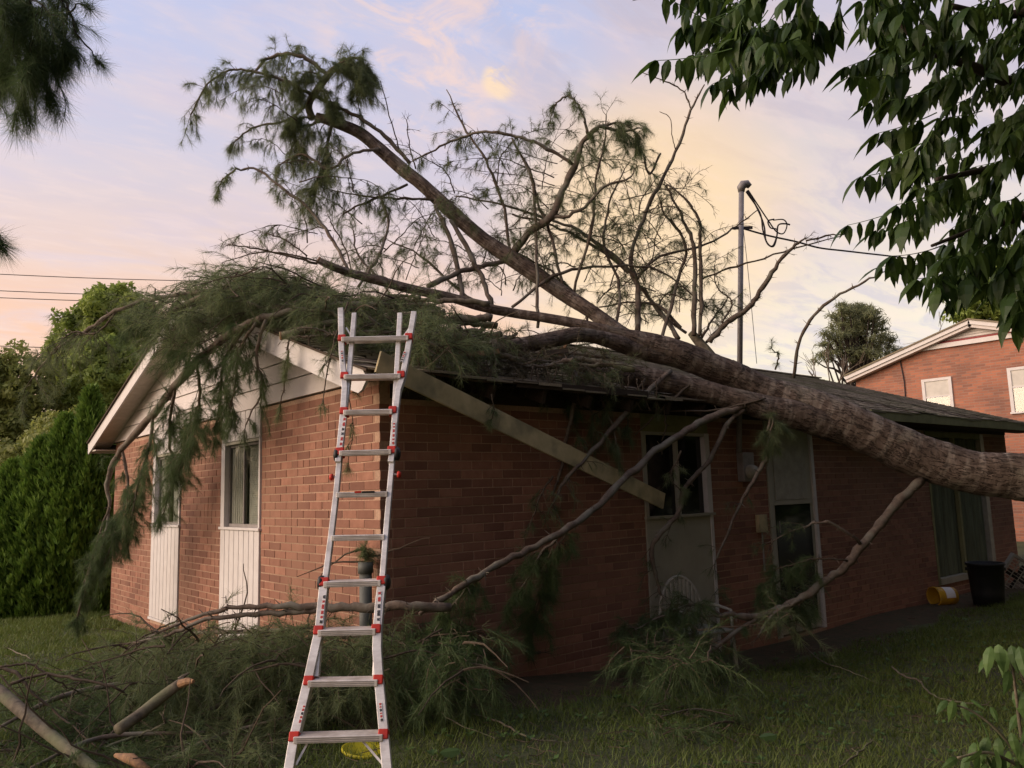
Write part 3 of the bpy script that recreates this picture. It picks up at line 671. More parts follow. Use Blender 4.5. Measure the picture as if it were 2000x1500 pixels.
# ------------------------------------------------------------------ service mast and cables
T0 = onp(1448, 372, 1, -.08); B0 = onp(1445, 705, 1, -.08); dr_ = (T0-B0)/(T0[2]-B0[2]); Bm = B0+dr_*(1.98-B0[2])
mast = empty('service_mast', tuple(Bm), 'grey electrical service mast with weatherhead rising above the roof', 'utility mast')
MB().tube([Bm, T0], .035, 14).build('pole', MT['grey'], mast, smooth_=True)
fw = unit(R @ np.array([1., 0, 0])); fw[2] = 0; fw = unit(fw); up = np.array([0, 0, 1.])
hb = T0
MB().tube([hb-up*.02, hb+up*.04, hb+up*.08+fw*.03, hb+up*.09+fw*.08, hb+up*.05+fw*.12], [.042, .056, .060, .052, .034], 14).build('weatherhead', MT['grey'], mast, smooth_=True)
cl = onp(1447, 445, 1, -.08); MB().obox(Bm+dr_*(cl[2]-Bm[2])+fw*.02, fw*.13, unit(np.cross(fw, up))*.012, up*.018).build('clamp', MT['wire'], mast)
dM = float(proj(hb)[2])
def cable(name, pts, rr, lab, parent=None, S=6, mat='wire', cat='cable'):
    P = smoothpath([tuple(at(u, v, d_))+(rr,) for u, v, d_ in pts], 6)
    o = MB().tube(P[:, :3], P[:, 3], S).build(name, MT[mat], parent, smooth_=True)
    if lab: setp(o, lab, cat)
    return o
cable('drip_loop', [(1459, 372, dM), (1478, 405, dM), (1492, 440, dM), (1496, 470, dM-.02), (1508, 481, dM-.03), (1517, 462, dM), (1520, 440, dM), (1534, 437, dM), (1543, 439, dM)], .011, 'lowest looping black cable from the weatherhead to the splice', None)
cable('drip_loop', [(1457, 374, dM), (1484, 415, dM+.02), (1490, 450, dM), (1499, 476, dM), (1512, 480, dM-.02), (1518, 450, dM), (1505, 445, dM), (1500, 432, dM), (1512, 428, dM)], .010, 'black cable curling back into a small ring beside the mast', None)
cable('drip_loop', [(1461, 371, dM), (1480, 400, dM), (1500, 430, dM), (1516, 452, dM), (1530, 456, dM), (1537, 440, dM), (1530, 429, dM), (1510, 430, dM)], .009, 'upper black cable loop ending in a taped splice', None)
cable('service_cable', [(1450, 446, dM), (1500, 460, dM), (1555, 472, dM+.1), (1600, 484, dM+.3), (1650, 490, dM+.6), (1720, 498, dM+1.2), (1850, 512, dM+2.6), (2050, 524, dM+5)], .012, 'black service cable running right from the mast behind the leaves', None)
cable('guy_wire', [(1452, 448, dM), (1462, 540, dM+.1), (1478, 710, dM+.5)], .004, 'thin wire hanging straight down beside the mast', None)
for i, (va, vb, lab) in enumerate(((534, 548, 'topmost of the power lines left of the house'), (567, 578, 'second power line from the top against the orange sky'), (581, 590, 'third power line just below the second one'), (676, 682, 'lowest power line running through the treetops'))):
    cable('power_line', [(-120, va-4, 26), (170, (va+vb)/2+2, 27), (420, vb+2, 28)], .014, lab, None, 5, cat='power line')['group'] = 'power lines beyond the left trees'

# ------------------------------------------------------------------ fallen fascia board
fb = MB(); A = at(738, 706, 6.15); B = onp(1296, 979, 1, -.13); t_ = unit(B-A); side = unit(np.cross(t_, [0, 1, 0])); w0 = .175
for s0, s1 in ((0, .34), (.34, .72), (.72, 1)):
    fb.beam(A+(B-A)*s0, A+(B-A)*s1-(0 if s1 == 1 else t_*.002), w0*(1-.0*s0), .024, side)
o = fb.build('fascia_board', MT['cream'], None, bevel=.003); setp(o, 'long cream fascia board hanging diagonally across the shaded brick wall', 'board')

# ------------------------------------------------------------------ ladder
def make_ladder():
    P1 = at(663, 1440, 4.4); P10 = at(733, 666, 5.97); r = R @ np.array([1., 0, 0]); n = unit(P10-P1); nrm = unit(np.cross(n, r))   # towards the camera?
    if nrm.dot(CAM-P1) < 0: nrm = -nrm
    def lp(u, v):
        d = R @ _ray(u, v); return CAM+d*((P1-CAM).dot(nrm)/d.dot(nrm))
    foot = lp(660, 1562)
    lad = empty('ladder', foot, 'aluminium folding ladder with red corner brackets leaning on the roof corner', 'ladder')
    def rail(name, pts, w, dpt, off=0.0):
        P = np.array([lp(*p) for p in pts])+nrm*off; mb = MB(); V = []
        T = np.gradient(P, axis=0); T = unit(T); S_ = unit(np.cross(T, nrm))
        # C-channel : front lips and web
        for p, s in zip(P, S_):
            for a, b in ((-w/2, dpt/2), (w/2, dpt/2), (w/2, -dpt/2), (-w/2, -dpt/2)): V.append(p+s*a+nrm*b)
        q = []
        for i in range(len(P)-1):
            for k in range(4): q.append((i*4+k, i*4+(k+1) % 4, (i+1)*4+(k+1) % 4, (i+1)*4+k))
        q += [(3, 2, 1, 0), tuple((len(P)-1)*4+k for k in range(4))]
        o = mb.add(V, q).build(name, MT['alum'], lad, bevel=.003); return o
    lo_ = rail('lower_rail', [(556, 1562), (576, 1442), (603, 1331), (618, 1262), (625, 1232), (630, 1180), (634, 1140)], .052, .06)
    rail('lower_rail', [(762, 1562), (751, 1440), (741, 1331), (737, 1270), (738, 1232), (742, 1180), (747, 1138)], .052, .06)
    rail('inner_rail', [(617, 1322), (624, 1234), (634, 1140), (646, 1050), (656, 967), (664, 886), (672, 807), (681, 738), (692, 612)], .034, .045, -.012)
    rail('inner_rail', [(733, 1320), (737, 1234), (746, 1140), (753, 1050), (760, 967), (767, 886), (770, 807), (774, 738), (781, 612)], .034, .045, -.012)
    rail('upper_rail', [(661, 905), (664, 880), (671, 807), (674, 760), (672, 738), (668, 690), (666, 605)], .040, .055)
    rail('upper_rail', [(764, 905), (767, 880), (773, 807), (778, 765), (787, 738), (796, 690), (809, 612)], .040, .055)
    def rung(ul, vl, ur, vr, hgt=.030, dep=.075, red=True, off=0):
        a = lp(ul, vl)+nrm*off; b = lp(ur, vr)+nrm*off; t = unit(b-a); u2 = np.array([0, 0, 1.]); u2 = unit(u2-t*u2.dot(t)); dd = unit(np.cross(t, u2))
        rg = MB().obox((a+b)/2, t*np.linalg.norm(b-a)/2, dd*dep/2, u2*hgt/2)
        o = rg.build('rung', MT['alum'], lad, bevel=.004)
        fr = dd if dd.dot(CAM-a) > 0 else -dd
        gr = MB()
        for k in range(3): gr.obox((a+b)/2+fr*(dep/2+.0006)+u2*(k-1)*hgt*.27, t*(np.linalg.norm(b-a)/2-.02), u2*.002, fr*.0012)
        gr.build('grip_rib', MT['grey'], o)
        if red:
            for p, s in ((a, -1), (b, 1)):
                MB().obox(p+nrm*.008, t*.028, unit(np.cross(nrm, t))*.026, nrm*.036).build('corner_bracket', MT['red'], o, bevel=.006)
        return o, a, b, t, u2, fr
    rungs = [((577, 1441), (750, 1436), 1), ((605, 1332), (740, 1330), 1), ((624, 1234), (736, 1231), 1), ((635, 1140), (746, 1137), 1),
             ((648, 1051), (752, 1049), 0), ((658, 967), (758, 965), 0), ((665, 886), (766, 883), 1), ((673, 807), (768, 805), 1), ((674, 738), (784, 736), 1), ((669, 665), (799, 662), 1)]
    for (a, b, red) in rungs: info = rung(*a, *b, red=bool(red), hgt=.036, dep=.105 if red else .05); 
    # sticker on the plain rung
    for (ua, ub, mt_) in ((694, 707, 'red'), (708, 733, 'black')):
        a = lp(ua, 966); b = lp(ub, 965); MB().obox((a+b)/2+nrm*.034, unit(b-a)*np.linalg.norm(b-a)/2, np.array([0, 0, .006]), nrm*.0015).build('sticker', MT[mt_], lad)
    # stickers on rails: white backing with red and black print blocks
    for (p, q_, w) in (((636, 1165), (629, 1218), .020), ((743, 1158), (740, 1222), .022), ((597, 1380), (587, 1418), .016), ((744, 1375), (747, 1408), .016), ((675, 820), (667, 878), .022), ((771, 830), (769, 870), .018), ((669, 690), (671, 714), .018), ((792, 692), (785, 712), .018)):
        a = lp(*p)+nrm*.0335; b = lp(*q_)+nrm*.0335; t = unit(b-a); s = unit(np.cross(t, nrm)); ln = np.linalg.norm(b-a)
        st = MB().obox((a+b)/2, t*ln/2, s*w/2, nrm*.0006).build('sticker', MT['sticker'], lad)
        k = .02
        while k < .95:
            hh = random.choice((.10, .14, .18)); mtl = random.choice(('red', 'black', 'red')); c_ = a+(b-a)*(k+hh/2)
            # short bars like lines of print inside each block
            nbar = 3
            mbk = MB()
            for j in range(nbar): mbk.obox(c_+s*w*(j-1)*.26+nrm*.0012, t*ln*hh/2*random.uniform(.7, 1), s*w*.10, nrm*.0006)
            mbk.build('print_block', MT[mtl], st); k += hh+.05
    # hinge locks
    for (u, v, s) in ((625, 1139, -1), (758, 1137, 1), (656, 889, -1), (778, 886, 1)):
        c = lp(u, v); MB().lathe(c-r*s*.02, r*s, [(.0, -.001), (.045, 0), (.048, .015), (.04, .028), (.02, .034), (.0, .036)], 18).build('hinge_lock', MT['black'], lad, smooth_=True)
    for (u, v, s, ui) in ((651, 932, -1, 660), (776, 927, 1, 764)):
        c = lp(u, v); i_ = lp(ui, v-1); kn = MB().tube([i_, c], .007, 8).build('lock_pin', MT['grey'], lad)
        MB().lathe(c, r*s, [(.0, -.004), (.02, 0), (.024, .01), (.018, .024), (.0, .026)], 14).build('red_knob', MT['red'], kn, smooth_=True)
    MB().beam(lp(708, 1447), lp(747, 1492), .012, .008, r).build('foot_brace', MT['alum'], lad); MB().beam(lp(602, 1449), lp(578, 1494), .012, .008, r).build('foot_brace', MT['alum'], lad)
    MB().beam(lp(676, 640), lp(688, 660), .010, .007, r).build('top_brace', MT['alum'], lad); MB().beam(lp(800, 640), lp(786, 660), .010, .007, r).build('top_brace', MT['alum'], lad)
    for u in (556, 762):
        c = lp(u, 1562); MB().obox(c-n*.01, r*.032, n*.03, nrm*.04).build('rubber_foot', MT['black'], lad, bevel=.006)
make_ladder()
#@@TREE@@
# ------------------------------------------------------------------ the fallen pine
def path3(pts, k=5):
    """pts rows (u, v, depth, radius in picture pixels) -> smooth rows (x, y, z, radius)"""
    return smoothpath([tuple(at(u, v, d))+(r*d/F,) for u, v, d, r in pts], k)
def grow(P, mode, per_m, L0, tuft, nn, ln, start=.15, droop=.5, tscale=1.0, up=.0, seedr=None, nsub=3, w=.0032):
    """twigs with needle tufts along a path; returns twig mesh arrays and needle arrays"""
    X = P[:, :3]; seg = np.linalg.norm(np.diff(X, axis=0), axis=1); cum = np.concatenate([[0], np.cumsum(seg)]); Lt = cum[-1]
    n = max(1, int(Lt*(1-start)*per_m)); s = np.sort(rng.uniform(start*Lt, Lt, n)); s = np.append(s, [Lt]*2)
    base = np.stack([np.interp(s, cum, X[:, i]) for i in range(3)], 1)
    T = unit(np.gradient(X, axis=0)); Tn = unit(np.stack([np.interp(s, cum, T[:, i]) for i in range(3)], 1))
    m = len(s); K = 6
    d = unit(Tn*.55+unit(rng.normal(0, 1, (m, 3)))*.85+np.array([0, 0, up])); d[-2:] = unit(Tn[-2:]+rng.normal(0, .3, (2, 3)))
    l = L0*rng.uniform(.45, 1.15, m)*(1-.35*(s/Lt))
    def wander(b, d, l, K):
        Q = [b]; dd = d.copy()
        for k in range(K-1):
            dd = unit(dd+rng.normal(0, .14, dd.shape)+np.array([0, 0, -droop*.34])); Q.append(Q[-1]+dd*(l/(K-1))[:, None])
        return np.stack(Q, 1), dd
    Q, dd = wander(base, d, l, K)
    TV, TR = [Q], [np.linspace(.0042, .0016, K)[None].repeat(m, 0)*tscale]
    # side twigs
    ks = rng.integers(1, K-1, (m, nsub)); sb = Q[np.arange(m)[:, None], ks].reshape(-1, 3)
    sd = unit((Q[np.arange(m)[:, None], ks+1]-Q[np.arange(m)[:, None], ks]).reshape(-1, 3)); sd = unit(sd*.8+unit(rng.normal(0, 1, sd.shape))*.75)
    Q2, dd2 = wander(sb, sd, (l[:, None].repeat(nsub, 1).reshape(-1))*rng.uniform(.3, .6, m*nsub), K)
    TV.append(Q2); TR.append(np.linspace(.0028, .0012, K)[None].repeat(len(Q2), 0)*tscale)
    A = np.concatenate(TV); Rr = np.concatenate(TR); tv, tq = tubes_np(A, Rr)
    # tufts along the outer part of every twig
    TP, TD = [], []
    for f in tuft:
        i = min(int(f*(K-1)), K-2); fr = f*(K-1)-i
        TP.append(A[:, i]*(1-fr)+A[:, i+1]*fr); TD.append(unit(A[:, i+1]-A[:, i]))
    nv, nf = needles_np(np.concatenate(TP), np.concatenate(TD), nn, ln, .72, .12+droop*.12, w)
    return tv, tq, nv, nf
def joinm(a, b):
    return (np.concatenate([a[0], b[0]]), np.concatenate([a[1], b[1]+len(a[0])])) if a is not None else b
def limb(root, pts, fol=None, mat='limb', name='limb', nmat='needle', S=8, label=None, k=5):
    P = path3(pts, k)
    P[1:-1, :3] += rng.normal(0, 1, (len(P)-2, 3))*np.minimum(P[1:-1, 3:], .012)*.55
    P[1:-1, 3] *= rng.uniform(.86, 1.16, len(P)-2)
    wv_ = None
    if P[:, 3].max() > .009:
        ix = np.arange(2, len(P)-1, 3); n_s = 4; B_ = P[ix, :3].repeat(n_s, 0); Rw = P[ix, 3].repeat(n_s); Tn_ = unit(np.gradient(P[:, :3], axis=0))[ix].repeat(n_s, 0)
        dn_ = unit(np.cross(Tn_, rng.normal(0, 1, B_.shape))+Tn_*.5); ln_ = Rw*.8+rng.uniform(.015, .07, len(Rw)); E_ = B_+dn_*ln_[:, None]
        wv_ = tubes_np(np.stack([B_, (B_+E_)/2, E_], 1), np.stack([np.minimum(Rw*.5, .006), np.minimum(Rw*.35, .004), np.full(len(Rw), .0015)], 1), 4)
    V, q, t = tube(P[:, :3], P[:, 3], S if P[:, 3].max() > .012 else 5); g = [q, t]
    nd_ = None
    if fol:
        tv, tq, nv, nf = grow(P, '', **fol); nd_ = (nv, nf)
    o = npmesh(name, V, g, MT[mat], root, smooth_=True)
    if label: o['label'] = label
    if wv_ is not None: setp(npmesh('stubs', wv_[0], [wv_[1]], MT[mat], o), kind='stuff')
    if nd_ is not None: setp(npmesh('twigs', tv, [tq], MT['twig'] if mat != 'darkbark' else MT[mat], o), kind='stuff')
    if nd_ is not None and len(nd_[0]): setp(npmesh('needles', nd_[0], [nd_[1]], MT[nmat], o), kind='stuff')
    return o
from mathutils import noise as mnoise
def stem(root, pts, name, S=28, k=10, amp=.10, label=None, mat='bark'):
    pts = [(u, v, d, r*.93) for u, v, d, r in pts]
    P = path3(pts, k); X = P[:, :3]; seg = np.linalg.norm(np.diff(X, axis=0), axis=1); cum = np.concatenate([[0], np.cumsum(seg)])
    # resample evenly
    n = max(8, int(cum[-1]/.045)); s = np.linspace(0, cum[-1], n); X = np.stack([np.interp(s, cum, P[:, i]) for i in range(3)], 1); r = np.interp(s, cum, P[:, 3])
    T, U, Wv = frames(X); V = []; A = []
    for i in range(n):
        for kk in range(S):
            a = 2*math.pi*kk/S; dirn = U[i]*math.cos(a)+Wv[i]*math.sin(a); p = X[i]+dirn*r[i]
            nz = mnoise.fractal(Vector(p*3.2), .9, 2.2, 4)*.45+abs(mnoise.noise(Vector(p*11)))*.30+mnoise.noise(Vector((s[i]*7, a*.5, 3)))*.25
            V.append(X[i]+dirn*r[i]*(1+amp*nz)); A.append((kk/S*2*(1 if kk <= S/2 else 1), s[i]*.55, 0))
    q = [(i*S+kk, i*S+(kk+1) % S, (i+1)*S+(kk+1) % S, (i+1)*S+kk) for i in range(n-1) for kk in range(S)]
    V += [X[0], X[-1]]; A += [(0, 0, 0)]*2; t = [(n*S, (kk+1) % S, kk) for kk in range(S)]+[(n*S+1, (n-1)*S+kk, (n-1)*S+(kk+1) % S) for kk in range(S)]
    o = npmesh(name, V, [q, t], MT[mat], root, smooth_=True, attr=A)
    if label: o['label'] = label
    return o
base = at(2330, 1010, 8.5); base[2] = -.2
pine = empty('fallen_pine_tree', base, 'huge uprooted pine lying with its thick trunk across the brick house roof', 'tree')
EXTRA = []
stem(pine, [(2950, 1300, 8.1, 92), (2800, 1215, 8.2, 78), (2580, 1105, 8.3, 70), (2330, 1012, 8.5, 64), (2200, 975, 8.7, 58), (2100, 950, 8.85, 54), (2000, 932, 9.0, 49), (1900, 922, 9.1, 45), (1820, 900, 9.2, 46), (1750, 871, 9.25, 45), (1650, 826, 9.3, 43), (1590, 801, 9.35, 42), (1530, 782, 9.4, 38), (1480, 758, 9.4, 31), (1420, 727, 9.35, 29)], 'trunk', S=56, amp=.14)
stem(pine, [(1440, 735, 9.36, 28), (1380, 713, 9.3, 29), (1320, 690, 9.2, 29), (1265, 672, 9.15, 25), (1200, 652, 9.05, 15), (1125, 632, 9.0, 11), (1060, 620, 9.0, 10), (1000, 611, 9.0, 10), (940, 599, 8.9, 10), (880, 581, 8.85, 10), (800, 564, 8.7, 10), (740, 548, 8.6, 10), (680, 532, 8.5, 9), (640, 517, 8.4, 8), (622, 508, 8.4, 7)], 'stem', S=26, label='long upper stem ending in a pale sawn tip')
stem(pine, [(1260, 672, 9.2, 18), (1215, 654, 9.15, 18), (1160, 612, 9.2, 15), (1110, 580, 9.3, 16), (1060, 545, 9.4, 17), (1000, 505, 9.5, 17), (940, 464, 9.6, 15), (880, 412, 9.7, 15), (824, 360, 9.75, 14), (788, 332, 9.8, 14), (740, 290, 9.8, 13), (700, 258, 9.8, 12.5), (650, 238, 9.8, 11), (618, 228, 9.8, 9)], 'stem', S=24, label='thick stem rising to the upper left against the sky')
stem(pine, [(612, 232, 9.8, 7), (603, 214, 9.8, 7.5), (606, 196, 9.8, 7.5), (628, 164, 9.8, 7), (650, 136, 9.8, 6), (668, 124, 9.8, 3)], 'broken_top', S=16, k=2, amp=.3, mat='log', label='bent and split pale top of the pine')
V, q, t = tube(np.array([at(655, 232, 9.7), at(657, 222, 9.7), at(659, 212, 9.7)]), [.035, .02, .004], 6); npmesh('split_wood', V, [q, t], MT['cut'], pine)
for pts_ in ([(600, 205, 9.7, 2), (620, 175, 9.6, 1.8), (640, 185, 9.6, 1.2), (652, 215, 9.6, .8)], [(630, 160, 9.7, 2), (610, 140, 9.6, 1.6), (590, 150, 9.6, 1.2), (580, 185, 9.6, .8)], [(645, 140, 9.7, 2), (668, 120, 9.6, 1.6), (700, 135, 9.6, 1.2), (712, 170, 9.6, .8)], [(610, 235, 9.7, 2), (585, 230, 9.6, 1.6), (560, 255, 9.6, 1.2)]): EXTRA.append(pts_)
stem(pine, [(1330, 700, 9.2, 22), (1250, 684, 9.1, 19), (1200, 668, 8.95, 17), (1160, 657, 8.8, 15), (1125, 654, 8.65, 16), (1088, 661, 8.5, 17), (1050, 669, 8.3, 17), (1000, 677, 8.1, 15), (950, 688, 7.9, 12), (890, 698, 7.6, 8)], 'stem', S=22)
stem(pine, [(1680, 855, 9.3, 26), (1610, 828, 9.25, 32), (1560, 812, 9.2, 30), (1500, 798, 9.15, 27), (1450, 784, 9.1, 24), (1400, 771, 9.1, 23), (1350, 757, 9.05, 22), (1300, 746, 9.0, 22), (1250, 736, 9.0, 22), (1205, 730, 8.95, 20), (1170, 726, 8.9, 15), (1110, 717, 8.85, 8)], 'stem', S=26, label='second lower stem sunk into the crushed eave')
stem(pine, [(1395, 705, 9.35, 12), (1375, 680, 9.45, 11), (1362, 664, 9.5, 10), (1350, 650, 9.55, 8)], 'sawn_stub', S=16, mat='log', label='short pale green sawn stub on top of the trunk')
# splintered wood patches
V, q, t = tube(np.array([at(1095, 693, 8.7), at(1100, 682, 8.72), at(1108, 672, 8.75)]), [.05, .035, .004], 6); npmesh('split_wood', V, [q, t], MT['cut'], pine)
def disc(root, u, v, d, r, nrm, name='cut_face', mat='cut'):
    nrm = unit(np.array(nrm, float)); c = at(u, v, d); return MB().lathe(c, nrm, [(r*1.0, -.012), (r, .0), (r*.96, .003), (0, .005)], 16).build(name, MT[mat], root)
disc(pine, 621, 507, 8.39, .036, at(600, 490, 8.3)-at(640, 515, 8.4))
FO = dict(per_m=13, L0=.40, tuft=(.45, .72, .98), nn=14, ln=.10, start=.25, droop=.5, w=.0019)
FH = dict(per_m=22, L0=.36, tuft=(.55, .78, 1.0), nn=22, ln=.115, start=.1, droop=.65, w=.0020)
FL = dict(per_m=9, L0=.36, tuft=(.75, 1.0), nn=13, ln=.085, start=.3, droop=.4, w=.0018)
FT = dict(per_m=5, L0=.22, tuft=(), nn=1, ln=.1, start=.3, droop=.1)     # bare side twigs
def grow_bare(): return dict(FT)
_old = grow
def grow(P, mode, **k):
    if not k['tuft']:
        k2 = dict(k); k2['tuft'] = (1.0,); tv, tq, nv, nf = _old(P, mode, **k2); return tv, tq, nv[:0], nf[:0]
    return _old(P, mode, **k)
D = 9.6
